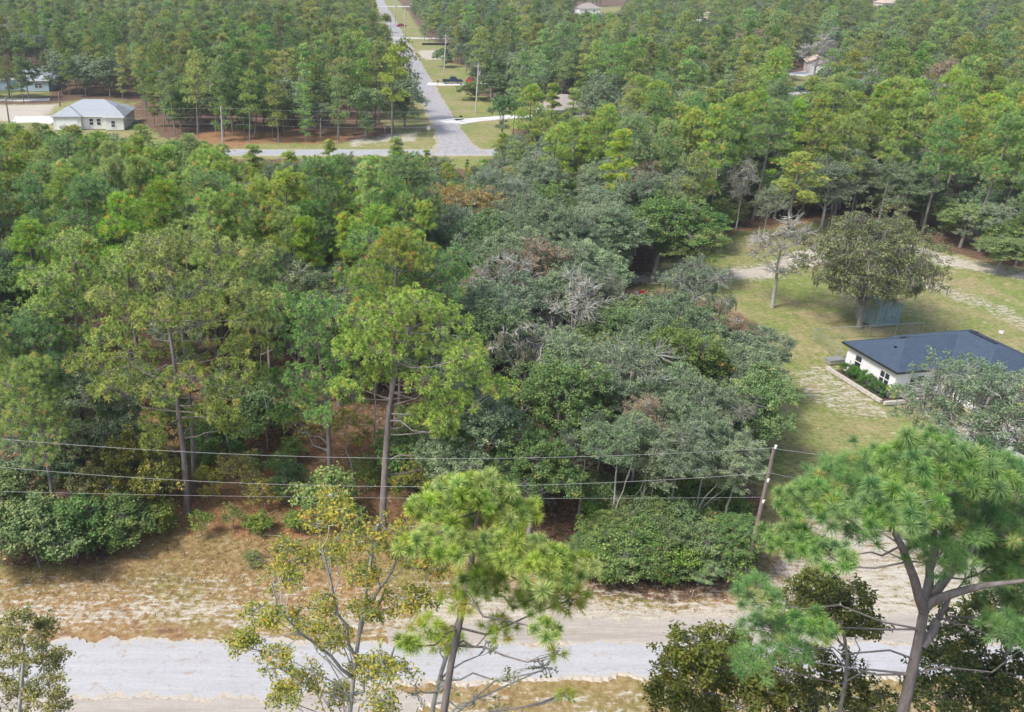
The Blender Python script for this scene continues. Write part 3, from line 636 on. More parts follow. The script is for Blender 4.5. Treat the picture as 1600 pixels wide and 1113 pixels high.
# shrubs
def mk_shrub(seed, key, mat, H, R, n=7, tips=20, leaf=(26, 0.13, 0.075, 0.25)):
    rg = np.random.default_rng(seed); tk = trunk_line(rg, H*0.4, 0.1, 3)
    wo, fo, tu, ms = lobed(rg, tk, 0.04, oak_lobes(rg, H, R, -0.05, n, 0.8, 0.45), 'oak', tips, leaf, wood_sides=4, twig_r=0.008)
    return reg('shrub', key, wo, fo, M['bark_oak'], M[mat], H, R)
for i in range(3): mk_shrub(300+i, 'shrub', 'shrub', 2.0, 1.3)
mk_shrub(310, 'shrub_thin', 'shrub', 1.7, 0.9, 5, 12, (12, 0.12, 0.07, 0.25))
mk_shrub(311, 'shrub_yellow', 'oak_yellow', 3.4, 1.4, 7, 16, (18, 0.13, 0.075, 0.25))
mk_shrub(312, 'thicket', 'oak_green', 4.2, 2.0, 10, 26, (30, 0.14, 0.08, 0.3))
mk_shrub(313, 'hedge', 'hedge', 1.25, 0.55, 6, 16, (24, 0.09, 0.05, 0.14))

KN = 0
TREES = []      # (root, kind words, px, py, size on the picture)
cntr = {}
KINDNAME = {'pine': 'pine_tree', 'pine_cool': 'pine_tree', 'pine_narrow': 'pine_tree', 'pine_far': 'pine_tree', 'oak': 'oak_tree', 'oak_green': 'oak_tree',
            'oak_sparse': 'oak_tree', 'bare': 'bare_tree', 'autumn': 'oak_tree', 'brown': 'oak_tree', 'yellow': 'oak_tree', 'oak_far': 'oak_tree', 'oak_tall': 'oak_tree',
            'shrub': 'shrub', 'shrub_thin': 'shrub', 'shrub_yellow': 'shrub', 'thicket': 'shrub'}
WORDS = {'pine': 'yellow-green pine', 'pine_cool': 'deep green pine', 'pine_narrow': 'slim young pine', 'pine_far': 'mid green pine', 'oak': 'grey-green oak',
         'oak_green': 'dark green oak', 'oak_sparse': 'thin mossy oak', 'bare': 'leafless pale tree', 'autumn': 'orange-leaved oak', 'brown': 'brown-leaved oak',
         'yellow': 'yellow-leaved oak', 'oak_far': 'rounded oak', 'oak_tall': 'tall pale-trunked oak', 'shrub': 'green shrub', 'shrub_thin': 'thin low shrub', 'shrub_yellow': 'yellowish shrub', 'thicket': 'bushy shrub'}
PR = random.Random(7)
def plant(key, X, Y, H=None, R=None, v=None, label=None, group=None):
    pl = PROTO[key]; d = pl[(v if v is not None else PR.randrange(len(pl))) % len(pl)]
    sz = (H or d['H'])/d['H']; sr = (R/d['R']) if R else sz
    o = empty(KINDNAME[key], (X, Y, -0.1), PR.uniform(0, 6.28)); o.scale = (sr, sr, sz); o.rotation_euler[0] = PR.gauss(0, 0.03); o.rotation_euler[1] = PR.gauss(0, 0.03)
    mobj('trunk', d['trunk'], o); mobj('crown', d['crown'], o)
    if 'moss' in d: tag(mobj('moss', d['moss'], o), kind='stuff')
    px, py, dist = project((X, Y, (H or d['H'])*0.75))
    TREES.append(dict(o=o, key=key, px=px, py=py, label=label, X=X, Y=Y, H=H or d['H'])); o['category'] = {'pine_tree': 'pine tree', 'oak_tree': 'oak tree', 'bare_tree': 'tree', 'shrub': 'shrub'}[KINDNAME[key]]
    if label: o['label'] = label
    return o
def top(px, py, H):                  # where a tree of height H stands whose tip is sighted at this spot
    p = G(px, py, H); return p[0], p[1]

# ------------------------------------------------------------------ buildings
def bobj(name, c, d, mat, parent, rz=0.0):
    a = Acc(); a.box(c, d, rz); return mobj(name, a.mesh(name, mat), parent)
def window(parent, x, y, z, w, h, ang=0.0, panes=2, trim='trim', sill=False):
    """frame with panes standing out of a wall whose outward normal is -Y turned by ang"""
    f = Acc(); t = 0.09
    for c, d in (((0, 0, h/2-t/2), (w, 0.08, t)), ((0, 0, -h/2+t/2), (w, 0.08, t)), ((-w/2+t/2, 0, 0), (t, 0.078, h-2*t)), ((w/2-t/2, 0, 0), (t, 0.078, h-2*t)), ((0, -0.01, 0), (w-2*t, 0.07, t*0.7))):
        f.box(c, d)
    if panes == 4: f.box((0, -0.004, 0), (t*0.9, 0.07, h-2*t-0.01))
    o = mobj('window', f.mesh('window', M[trim]), parent, (x, y, z), ang)
    cols = 2 if panes == 4 else 1; pw = (w-2*t)/cols; ph = (h-2*t)/2
    for i in range(cols):
        for j in range(2):
            bobj('pane', (-(w-2*t)/2+pw*(i+0.5), 0.005, -(h-2*t)/2+ph*(j+0.5)), (pw-0.05, 0.02, ph-0.05), M['glass'], o)
    if sill: bobj('sill', (0, -0.06, -h/2-0.1), (w+0.2, 0.14, 0.1), M['black'], o)
    return o
def hip(a, x0, x1, y0, y1, z, h, inset=None, th=0.16):
    """hip roof with ridge along the longer side; returns nothing, adds to Acc a"""
    w, d = x1-x0, y1-y0; r = inset if inset is not None else min(w, d)/2
    if w >= d: A, B = (x0+r, (y0+y1)/2, z+h), (x1-r, (y0+y1)/2, z+h)
    else: A, B = ((x0+x1)/2, y0+r, z+h), ((x0+x1)/2, y1-r, z+h)
    V = [(x0, y0, z), (x1, y0, z), (x1, y1, z), (x0, y1, z), A, B]+[(x0, y0, z-th), (x1, y0, z-th), (x1, y1, z-th), (x0, y1, z-th)]
    if w >= d: q = [(0, 1, 5, 4), (2, 3, 4, 5)]; tr = [(3, 0, 4), (1, 2, 5)]
    else: q = [(1, 2, 5, 4), (3, 0, 4, 5)]; tr = [(0, 1, 4), (2, 3, 5)]
    n = a.n; a.add(V, q+[(6, 7, 1, 0), (7, 8, 2, 1), (8, 9, 3, 2), (9, 6, 0, 3), (9, 8, 7, 6)])
    a.F3.append(np.array(tr)+n); a.T3.append(np.full(2, 0.5))
def gable(a, x0, x1, y0, y1, z, h, along='x', th=0.14):
    if along == 'x': V = [(x0, y0, z), (x1, y0, z), (x1, y1, z), (x0, y1, z), (x0, (y0+y1)/2, z+h), (x1, (y0+y1)/2, z+h)]; F = [(0, 1, 5, 4), (2, 3, 4, 5)]
    else: V = [(x0, y0, z), (x0, y1, z), (x1, y1, z), (x1, y0, z), ((x0+x1)/2, y0, z+h), ((x0+x1)/2, y1, z+h)]; F = [(1, 0, 4, 5), (3, 2, 5, 4)]
    V2 = [(x, y, zz-th) for x, y, zz in V]; n = a.n
    a.add(V+V2, F+[tuple(6+i for i in f[::-1]) for f in F]+[(6, 7, 1, 0), (8, 9, 3, 2)]+[(0, 4, 10, 6), (4, 3, 9, 10), (5, 1, 7, 11), (2, 5, 11, 8)])

# --- white house with dark blue roof (right)
HR = math.radians(11)
hb = G(1391, 623)
h = empty('white_house', (hb[0], hb[1], 0), HR)
tag(h, 'white single-storey house under a dark blue shingle roof, at the right edge of the photo', 'house')
wa = Acc(); wa.box((5.0, 3.1, 1.35), (10.0, 6.2, 2.7)); wa.box((9.4, 1.3, 1.348), (8.2, 9.8, 2.69)); mobj('wall', wa.mesh('wall', M['white']), h)
rf = Acc(); hip(rf, -0.45, 12, -0.45, 6.6, 2.84, 1.5, 3.4); hip(rf, 4.85, 13.9, -4.1, 6.75, 2.88, 1.8, 3.9); mobj('roof', rf.mesh('roof', M['roof_navy']), h)
fa = Acc(); 
for c, d in (((2.2, -0.47, 2.74), (5.3, 0.04, 0.2)), ((-0.47, 3.1, 2.74), (0.04, 7.1, 0.2)), ((4.83, -2.4, 2.78), (0.04, 3.4, 0.2)), ((9.4, -4.12, 2.78), (9.1, 0.04, 0.2))): fa.box(c, d)
mobj('fascia', fa.mesh('fascia', M['dark_metal']), h)
window(h, -0.03, 4.6, 1.55, 0.95, 1.35, -math.pi/2, 2, 'trim', True)
window(h, -0.03, 1.2, 1.45, 1.3, 1.4, -math.pi/2, 4, 'trim', True)
window(h, 2.2, -0.03, 1.45, 1.6, 1.4, 0, 4); window(h, 4.3, -0.03, 1.45, 0.8, 1.4, 0, 2); window(h, 5.27, -2.2, 1.5, 1.2, 1.3, -math.pi/2, 4)
gd = bobj('garage_door', (9.6, -3.73, 1.15), (4.8, 0.05, 2.25), M['trim'], h)
for k in range(4): bobj('panel', (9.6, -3.765, 0.32+k*0.55), (4.7, 0.03, 0.48), M['trim'], gd)
for x, y, z in ((3.3, 3.9, 3.95), (3.65, 3.95, 3.93), (1.6, 2.6, 3.72), (5.6, 5.4, 3.2), (10.8, 3.3, 4.1)):
    v = Acc(); v.tube([(x, y, z-0.3), (x, y, z+0.12)], 0.07, 8, cap=True); v.box((x, y, z+0.14), (0.24, 0.24, 0.05)); mobj('roof_vent', v.mesh('roof_vent', M['dark_metal']), h)
rv = Acc(); rv.box((9.37, 1.3, 4.70), (0.3, 3.0, 0.06)); mobj('ridge_vent', rv.mesh('ridge_vent', M['dark_metal']), h)
ch = Acc(); ch.box((9.0, -5.2, 1.35), (2.0, 1.5, 2.7)); ch.box((8.6, -4.9, 3.2), (0.9, 0.8, 2.0)); mobj('brick_chimney', ch.mesh('brick_chimney', M['brick']), h)
bobj('chimney_cap', (8.6, -4.9, 4.26), (1.05, 0.95, 0.12), M['trim'], h)
gas = Acc(); gas.box((0.3, 7.8, 0.18), (1.6, 0.8, 0.36)); gas.box((0.3, 7.8, 0.42), (1.8, 0.9, 0.07))
o = tag(mobj('utility_box', gas.mesh('utility_box', M['metal']), None, (hb[0], hb[1], 0), HR), 'low grey utility cabinet beside the left wall of the white house', 'cabinet')
# planter kerb of blocks round the flower bed
pl = empty('planter_wall', (hb[0], hb[1], 0), HR); tag(pl, 'low kerb of pale concrete blocks round the bed of the white house', 'planter')
bl = Acc(); bl.box((0, 0, 0.15), (0.56, 0.28, 0.30)); blm = bl.mesh('block', M['block'])
prng = random.Random(3)
for i in range(12): mobj('block', blm, pl, (-1.45+prng.uniform(-.015, .015), 6.3-i*0.6, 0), math.pi/2)
for i in range(10): mobj('block', blm, pl, (-1.15+i*0.6, -0.95+prng.uniform(-.015, .015), 0), 0)
mu = Acc(); mu.box((-0.75, 2.6, 0.06), (1.1, 7.0, 0.12)); mu.box((2.0, -0.5, 0.061), (5.6, 0.75, 0.12)); mobj('mulch_bed', mu.mesh('mulch_bed', M['mulch']), pl)
cr_, sr_ = math.cos(HR), math.sin(HR)
def HL(x, y): return hb[0]+x*cr_-y*sr_, hb[1]+x*sr_+y*cr_
hd = PROTO['hedge'][0]
for i in range(6):
    x, y = HL(-0.72, 5.0-i*0.92); o = empty('hedge_bush', (x, y, 0.05), i*1.1, 1.0); o.scale = (1.05, 1.0, 1.2+0.06*(i % 3))
    mobj('stem', hd['trunk'], o); mobj('foliage', hd['crown'], o)
    tag(o, ['hedge bush at the back end of the row by the white wall', 'second hedge bush from the back end of the row', 'third hedge bush from the back end of the row', 'third hedge bush from the front end of the row', 'second hedge bush from the front end of the row', 'hedge bush nearest the front corner of the planter'][i], 'bush', 'dark hedge bushes along the white house')
# broad-leaved banana-like plant in the bed corner
def leafy_plant(x, y, H, n, mat, label, r=0.9):
    root = empty('leafy_plant', (x, y, 0.05)); tag(root, label, 'plant'); rg = np.random.default_rng(int(x*100))
    for i in range(n):
        a_ = i*2.4; ac = Acc(); L = r*rg.uniform(0.8, 1.2); k = 6; V = []
        for j in range(k):
            f = j/(k-1); rr = L*f; z = H*(math.sin(f*2.1)*0.95+0.05); wv = 0.14*math.sin(math.pi*min(1, f*0.95+0.05))
            V += [(rr*math.cos(a_)-wv*math.sin(a_), rr*math.sin(a_)+wv*math.cos(a_), z), (rr*math.cos(a_)+wv*math.sin(a_), rr*math.sin(a_)-wv*math.cos(a_), z)]
        ac.add(V, [(2*j, 2*j+1, 2*j+3, 2*j+2) for j in range(k-1)], rg.random()); mobj('leaf', ac.mesh('leaf', mat), root)
leafy_plant(*HL(-0.2, -0.5), 1.3, 12, M['lime'], 'bright lime broad-leaved plant at the front corner of the planter')
leafy_plant(*HL(7.4, -5.0), 1.4, 14, M['lime'], 'broad-leaved green plant beside the brick chimney', 1.1)
# --- shed under the oak
sg = G(1368, 512)
sh = empty('metal_shed', (sg[0], sg[1], 0), math.radians(17)); tag(sh, 'weathered blue-green metal shed standing under the mossy oak', 'shed')
bobj('wall', (1.5, 1.4, 1.15), (3.0, 2.8, 2.3), M['teal'], sh)
for y_, fc in ((0.002, (0, 1, 2)), (2.798, (1, 0, 2))):
    ga = Acc(); ga.add([(0, y_, 2.3), (3, y_, 2.3), (1.5, y_, 2.95)], [fc]); mobj('gable_wall', ga.mesh('gable_wall', M['teal']), sh)
rf = Acc(); gable(rf, -0.2, 3.2, -0.2, 3.0, 2.33, 0.72, 'y', 0.06); mobj('roof', rf.mesh('roof', M['teal_roof']), sh)
rib = Acc(); rib.box((0, 0, 0), (0.07, 0.05, 2.28)); ribm = rib.mesh('rib', M['teal_roof'])
for i in range(7): mobj('rib', ribm, sh, (0.0+i*0.5, -0.025, 1.15))
for i in range(6): mobj('rib', ribm, sh, (-0.025, 0.05+i*0.5, 1.15), math.pi/2)
dr = bobj('door', (1.5, -0.04, 1.0), (1.2, 0.05, 1.95), M['teal'], sh); bobj('handle', (1.9, -0.09, 1.0), (0.05, 0.06, 0.2), M['dark_metal'], dr)
# --- generic far house
def small_house(name, label, x, y, rz, W, D, H, rh, wall, roof, wins=(), doors=(), wing=None, gab=False, side=()):
    r = empty(name, (x, y, 0), rz); tag(r, label, 'house')
    wa = Acc(); wa.box((W/2, D/2, H/2), (W, D, H))
    if wing: wa.box(((wing[0]+wing[1])/2, -wing[2]/2+0.01, H/2-0.002), (wing[1]-wing[0], wing[2], H-0.01))
    mobj('wall', wa.mesh('wall', M[wall]), r)
    rf = Acc()
    if gab: gable(rf, -0.4, W+0.4, -0.4, D+0.4, H+0.05, rh, 'y' if gab == 'y' else 'x')
    else: hip(rf, -0.4, W+0.4, -0.4, D+0.4, H+0.12, rh)
    if wing: hip(rf, wing[0]-0.4, wing[1]+0.4, -wing[2]-0.4, D*0.6, H+0.14, rh*0.66)
    mobj('roof', rf.mesh('roof', M[roof]), r)
    if gab == 'y':
        g = Acc(); g.add([(0, 0, H), (W, 0, H), (W/2, 0, H+rh*0.93)], [(0, 1, 2)]); mobj('gable_wall', g.mesh('gable_wall', M[wall]), r)
    f = Acc(); f.box((W/2, -0.42, H+0.02), (W+0.8, 0.04, 0.2)); 
    if wing: f.box(((wing[0]+wing[1])/2, -wing[2]-0.42, H+0.05), (wing[1]-wing[0]+0.8, 0.04, 0.2))
    if gab != 'y': mobj('fascia', f.mesh('fascia', M['trim']), r)
    for (wx, wy, wz, ww, wh, p_) in wins: window(r, wx, wy-0.03, wz, ww, wh, 0, p_)
    for (wy, wz, ww, wh) in side: window(r, W+0.03, wy, wz, ww, wh, math.pi/2, 2)
    for (dx, dy, dw, dh, mt) in doors:
        d = bobj('garage_door' if dw > 2 else 'door', (dx, dy-0.03, dh/2), (dw, 0.06, dh), M[mt], r)
        if dw > 2:
            for k in range(4): bobj('panel', (dx, dy-0.075, dh*(k+0.5)/4), (dw-0.1, 0.03, dh/4-0.07), M[mt], d)
    return r
gl = G(80, 203.5); gr_ = G(197, 203.5)
HG = small_house('beige_house', 'beige house with a grey hip roof standing behind the cross road', gl[0]+0.6, gl[1]+1.2, 0, gr_[0]-gl[0]-1.0, 10.5, 2.75, 2.7, 'beige', 'roof_grey',
    wins=((8.0, 0, 1.55, 1.05, 1.6, 2), (9.6, 0, 1.55, 1.05, 1.6, 2), (13.0, -1.2, 1.3, 1.0, 1.5, 2)), doors=((3.0, -1.0, 4.6, 2.2, 'trim'), (6.6, 0, 0.95, 2.1, 'trim')), wing=(11.3, gr_[0]-gl[0]-1.02, 1.2), side=((4.5, 1.5, 1.1, 1.4),))
lw = Acc(); lw.box((3.0, -0.5, 1.37), (6.0, 1.0, 2.74)); mobj('garage_wall', lw.mesh('garage_wall', M['beige']), HG)
rl = Acc(); hip(rl, -0.4, 6.3, -1.4, 6.2, 2.89, 1.7); mobj('roof', rl.mesh('roof', M['roof_grey']), HG)
bg_ = G(45, 143)
small_house('blue_house', 'pale blue house with a light grey roof half hidden by trees at the left edge', bg_[0]-10, bg_[1]+2, 0, 16, 10, 2.8, 2.3, 'blue_wall', 'roof_grey', wins=((12.8, -2, 1.5, 2.2, 1.3, 4),), wing=(10.0, 15.6, 2.0))
bh = G(850, 193)
small_house('brown_roof_house', 'white house with a brown roof glimpsed between pines beyond the driveway', bh[0], bh[1]+1.5, 0, 10.5, 9, 2.8, 2.6, 'white', 'roof_brown', wins=((4.2, 0, 1.5, 1.4, 1.2, 4), (8.2, 0, 1.5, 1.2, 1.2, 4)), doors=((1.8, 0, 2.6, 2.1, 'trim'),))
pk = G(1259, 113)
small_house('pink_garage', 'pale pink gabled garage among the far trees at upper right', pk[0], pk[1], math.radians(-20), 6.2, 9, 3.0, 1.5, 'pink_wall', 'roof_tan', doors=((3.1, 0, 4.2, 2.3, 'beige'),), gab='y')
for (px, py, W_, rm, wm, lab) in ((1378, 13, 16, 'roof_tan', 'pink_wall', 'tan-roofed house showing above the far trees near the top right'), (1464, 13, 14, 'roof_tan', 'pink_wall', 'small tan roof farther right along the top edge'),
                            (1096, 38, 9, 'roof_tan', 'white', 'reddish roof peeping over far trees at the top centre right'), (905, 22, 12, 'roof_brown', 'white', 'pale building in a far clearing at the top centre')):
    g = G(px, py); small_house('distant_house', lab, g[0], g[1], 0.1, W_, 9, 2.9, 2.6, wm, rm, wins=((W_*0.3, 0, 1.5, 1.4, 1.2, 4), (W_*0.7, 0, 1.5, 1.4, 1.2, 4)))

# ------------------------------------------------------------------ vehicles
def car(label, cat, x, y, rz, paint, L=4.6, W=1.85, pickup=False, Hc=1.45):
    r = empty('pickup_truck' if pickup else 'parked_car', (x, y, 0), rz); tag(r, label, cat)
    h0, h1 = (0.55, 1.12) if pickup else (0.35, 0.92)
    a = Acc(); hw = W/2
    prof = [(-L/2, h0), (-L/2, h1-0.08), (-L/2+0.12, h1), (L/2-1.2, h1), (L/2-0.15, h1-0.1), (L/2, h1-0.3), (L/2, h0)]
    n = len(prof); V = []
    for s_, ins in ((-hw, 0.0), (-hw+0.07, 0.07), (hw-0.07, 0.07), (hw, 0.0)):
        zo = 0.0 if ins == 0 else 0.06
        V += [(px_, s_, pz-(0.06 if (ins == 0 and pz > h0+0.1) else 0)) for px_, pz in prof]
    F = [(k*n+i, k*n+(i+1) % n, (k+1)*n+(i+1) % n, (k+1)*n+i) for k in range(3) for i in range(n)]
    a.add(V, F); c0 = [( -L/2+0.01+0*i, 0, 0) for i in range(1)]
    for k, fl in ((0, 1), (3, -1)):
        cen = (0, V[k*n][1], (h0+h1)/2); nn_ = a.n
        a.add([V[k*n+i] for i in range(n)]+[cen], [((i+1) % n, i, n)[::fl] for i in range(n)])
    mobj('body', a.mesh('body', M[paint]), r)
    if pickup: cx0, cx1, top0, top1, Hc = -0.9, 1.5, -0.65, 0.75, 1.85
    else: cx0, cx1, top0, top1 = -1.7, 1.15, -1.1, 0.45
    cab = Acc(); b0 = hw-0.1; b1 = hw-0.3
    cab.add([(cx0, -b0, h1), (cx1, -b0, h1), (cx1, b0, h1), (cx0, b0, h1), (top0, -b1, Hc), (top1, -b1, Hc), (top1, b1, Hc), (top0, b1, Hc)],
            [(4, 5, 6, 7), (0, 1, 5, 4), (1, 2, 6, 5), (2, 3, 7, 6), (3, 0, 4, 7)]); co = mobj('cab', cab.mesh('cab', M[paint]), r)
    for nm, q in (('windscreen', ((cx1, -b0, h1), (cx1, b0, h1), (top1, b1, Hc), (top1, -b1, Hc))), ('rear_window', ((cx0, b0, h1), (cx0, -b0, h1), (top0, -b1, Hc), (top0, b1, Hc))),
                  ('side_window', ((cx0, -b0, h1), (cx1, -b0, h1), (top1, -b1, Hc), (top0, -b1, Hc))), ('side_window', ((cx1, b0, h1), (cx0, b0, h1), (top0, b1, Hc), (top1, b1, Hc)))):
        q = np.array(q, float); c = q.mean(0); nrm = np.cross(q[1]-q[0], q[3]-q[0]); nrm /= np.linalg.norm(nrm)
        q = c+(q-c)*0.84+nrm*0.012; w_ = Acc(); w_.add(np.vstack((q, q-nrm*0.03)), [(0, 1, 2, 3), (0, 4, 5, 1), (1, 5, 6, 2), (2, 6, 7, 3), (3, 7, 4, 0)]); mobj(nm, w_.mesh(nm, M['glass']), r)
    if pickup:
        bd = Acc(); bd.box((-1.95, 0, h1+0.01), (1.75, W-0.35, 0.03)); mobj('truck_bed', bd.mesh('truck_bed', M['black']), r)
    wr = 0.40 if pickup else 0.33; wm = Acc(); wm.tube([(0, -0.12, 0), (0, 0.12, 0)], wr, 16, cap=True); wm.tube([(0, 0.12, 0), (0, -0.12, 0)], wr-0.01, 16, cap=True); wme = wm.mesh('tyre', M['black'])
    rm = Acc(); rm.tube([(0, -0.13, 0), (0, 0.13, 0)], wr*0.55, 10, cap=True); rm.tube([(0, 0.13, 0), (0, -0.13, 0)], wr*0.54, 10, cap=True); rme = rm.mesh('rim', M['metal'])
    for sx in (-L*0.31, L*0.31):
        for sy in (-hw+0.1, hw-0.1):
            wo = mobj('wheel', wme, r, (sx, sy, wr)); mobj('rim', rme, wo)
    for sy in (-hw+0.3, hw-0.3):
        bobj('headlight', (L/2, sy, h1-0.38), (0.05, 0.35, 0.14), M['trim'], r); bobj('taillight', (-L/2, sy, h1-0.3), (0.05, 0.2, 0.2), M['red'], r)
    bobj('bumper', (L/2+0.03, 0, h0+0.08), (0.1, W*0.9, 0.18), M['metal'], r)
    return r
c_ = G(707, 130.5); car('dark blue pickup truck parked across the upper white driveway', 'pickup truck', c_[0], c_[1], 0.02, 'navy', 5.8, 2.0, True)
c_ = G(733, 129.5); car('red car parked right of the dark blue pickup', 'car', c_[0]+0.6, c_[1]+1.2, 1.2, 'red', 4.4)
c_ = G(627, 42); car('red car parked on the far verge by the utility poles', 'car', c_[0], c_[1], 0.2, 'red', 4.6)
c_ = G(1254, 143); car('dark blue car parked by the pale drive among the right-hand trees', 'car', c_[0], c_[1], 0.3, 'navy', 4.7)
c_ = G(1626, 706); car('black car cut by the right edge below the brick chimney', 'car', c_[0]+0.2, c_[1], 0.35, 'black', 4.6)
# small garden cart half hidden in the oaks
g = G(1000, 470); ct = empty('garden_tractor', (g[0], g[1], 0), 0.5); tag(ct, 'small red and white garden tractor half hidden among the oaks', 'tractor')
a = Acc(); a.box((0.4, 0, 0.75), (0.9, 0.6, 0.45)); a.box((0.45, 0, 1.0), (0.75, 0.5, 0.08)); mobj('bonnet', a.mesh('bonnet', M['red']), ct)
a = Acc(); a.box((-0.4, 0, 0.55), (0.9, 0.9, 0.12)); a.box((-0.5, 0, 0.75), (0.45, 0.5, 0.12)); a.box((-0.72, 0, 1.0), (0.1, 0.5, 0.45)); mobj('seat', a.mesh('seat', M['trim']), ct)
for sx, wr in ((0.6, 0.22), (-0.5, 0.36)):
    for sy in (-0.42, 0.42):
        a = Acc(); a.tube([(0, -0.11, 0), (0, 0.11, 0)], wr, 12, cap=True); a.tube([(0, 0.11, 0), (0, -0.11, 0)], wr-.01, 12, cap=True); mobj('wheel', a.mesh('wheel', M['black']), ct, (sx, sy, wr))

# ------------------------------------------------------------------ poles, wires, signs
def pole(x, y, H, label, mat='pale_pole', r=0.14, arm=False, can=False, lean=(0, 0), guard=False, head=False):
    o = empty('utility_pole', (x, y, 0)); tag(o, label, 'utility pole')
    a = Acc(); a.tube([(0, 0, -0.2), (lean[0]*0.5, lean[1]*0.5, H*0.5), (lean[0], lean[1], H)], [r, r*0.85, r*0.68], 10, cap=True); mobj('post', a.mesh('post', M[mat], True), o)
    if arm:
        a = Acc(); a.box((lean[0], lean[1], H-0.5), (2.0, 0.1, 0.12)); mobj('crossarm', a.mesh('crossarm', M[mat]), o)
    for dz in ((0.12, -2.2, -3.7) if head else (0.1,)):
        a = Acc(); f = (H+dz)/H; a.tube([(lean[0]*f, lean[1]*f-0.12, H+dz-0.1), (lean[0]*f, lean[1]*f-0.12, H+dz+0.12)], [0.06, 0.08], 8, cap=True); mobj('insulator', a.mesh('insulator', M['trim']), o)
    if can:
        a = Acc(); a.tube([(lean[0]+0.38, lean[1], H-2.6), (lean[0]+0.38, lean[1], H-1.7)], [0.27, 0.27], 12, cap=True); a.box((lean[0]+0.15, lean[1], H-2.1), (0.3, 0.1, 0.1)); mobj('transformer', a.mesh('transformer', M['metal']), o)
    if guard:
        for dx in (0.5, 1.3):
            a = Acc(); a.tube([(dx+0.9, -0.4, 0), (dx*0.5, 0, 3.2)], 0.05, 5); mobj('guy_guard', a.mesh('guy_guard', M['yellow']), o)
            a = Acc(); a.tube([(dx*0.5, 0, 3.2), (lean[0], 0, H-1)], 0.015, 3); mobj('guy_wire', a.mesh('guy_wire', M['metal']), o)
    return o
pb = G(1162, 912); PY = pb[1]; pt = atY(1210, 700, PY)
pole(pb[0], pb[1], pt[2], 'dark wooden utility pole carrying three wires beside the near road', 'wood_pole', 0.15, lean=(pt[0]-pb[0], 0), head=True)
def far_pole(bx, by, ty, **k):
    b = G(bx, by); t_ = atY(bx, ty, b[1]); pole(b[0], b[1], t_[2], **k); return b, t_[2]
fps = {}
fps['cross'] = far_pole(349, 243, 168, label='slim pale pole standing at the cross road behind the front pines', mat='pale_pole', r=0.15)
fps['l1'] = far_pole(743, 176, 100, label='pole with grey transformer and yellow guy guards between the two driveways', can=True, guard=True, arm=True, r=0.17)
fps['l2'] = far_pole(694, 112, 54, label='pole with transformer by the dark bush and sandy lot', can=True, arm=True, r=0.2)
fps['l3'] = far_pole(632, 46, 12, label='far pole just right of the distant red car', r=0.25)
fps['l4'] = far_pole(617, 40, 4, label='farthest pole left of the distant red car', r=0.25, can=True)
far_pole(606, 33, 14, label='short far post on the grass left of the distant poles', r=0.2)
fps['s1'] = far_pole(781, 190, 158, label='short pole beside the lower white driveway', r=0.13)
fps['b1'] = far_pole(15, 196, 154, label='leaning pole in front of the sandy lot at the left edge', r=0.2, mat='wood_pole')
far_pole(94, 166, 147, label='short post behind the left end of the beige house', r=0.2, mat='wood_pole')
far_pole(2, 108, 62, label='pale pole in front of far pines at the left edge', r=0.3)
far_pole(501, 214, 186, label='short weathered post on the pine straw at the far wood edge', r=0.14)
_wm = 0.019
def wire(P0, P1, sag, label, r=_wm, n=40, group=None):
    t = np.linspace(0, 1, n)[:, None]; P0 = np.asarray(P0, float); P1 = np.asarray(P1, float)
    P = P0+(P1-P0)*t; P[:, 2] -= 4*sag*t[:, 0]*(1-t[:, 0])
    a = Acc(); a.tube(P, r, 5); return tag(mobj('overhead_wire', a.mesh('overhead_wire', M['wire'], True)), label, 'wire', group)
def near_wire(pts, label, r):
    p = [atY(x, y, PY-0.12) for x, y in pts]; X = [q[0] for q in p]; Z = [q[2] for q in p]
    co = np.polyfit(X, Z, 2); return co, X
topz = pt[2]
for pts, r, lab in ((((0, 686), (800, 716), (1209, 700)), 0.013, 'topmost overhead wire running left from the near pole'), (((0, 730), (800, 759), (1203, 739)), 0.013, 'middle overhead wire running left from the near pole'), (((0, 768), (800, 779), (1196, 777)), 0.009, 'lowest thin overhead wire running left from the near pole')):
    p = [atY(x, y, PY-0.12) for x, y in pts]; co = np.polyfit([q[0] for q in p], [q[2] for q in p], 2)
    xs = np.linspace(-48, p[2][0], 60); P = np.stack((xs, np.full(60, PY-0.12), np.polyval(co, xs)), 1)
    a = Acc(); a.tube(P, r, 5); tag(mobj('overhead_wire', a.mesh('overhead_wire', M['wire'], True)), lab, 'wire', 'overhead wires along the near road')
p0 = atY(1210, 701, PY-0.12); p1 = atY(1600, 717, PY-0.12)
wire(p0, p0+(p1-p0)*3.2, 1.4, 'overhead wire running right from the near pole past the thin mossy oak', 0.013)
p0 = atY(1203, 739, PY-0.12); p1 = atY(1300, 745, PY-0.12)
wire(p0, p0+(p1-p0)*10, 1.6, 'lower overhead wire leaving the near pole behind the right pine', 0.012)
yy = fps['cross'][0][1]
for k, (zz, lab) in enumerate(((8.9, 'upper thin wire crossing in front of the far wood'), (7.3, 'middle thin wire crossing in front of the far wood'), (6.0, 'lowest thin wire crossing in front of the far wood'))):
    wire((-110, yy, zz), (fps['cross'][0][0], yy, zz), 0.5, lab.replace('crossing', 'running left of the slim pole'), 0.014); wire((fps['cross'][0][0], yy, zz), (40, yy+1, zz-0.3), 0.7, lab, 0.014)
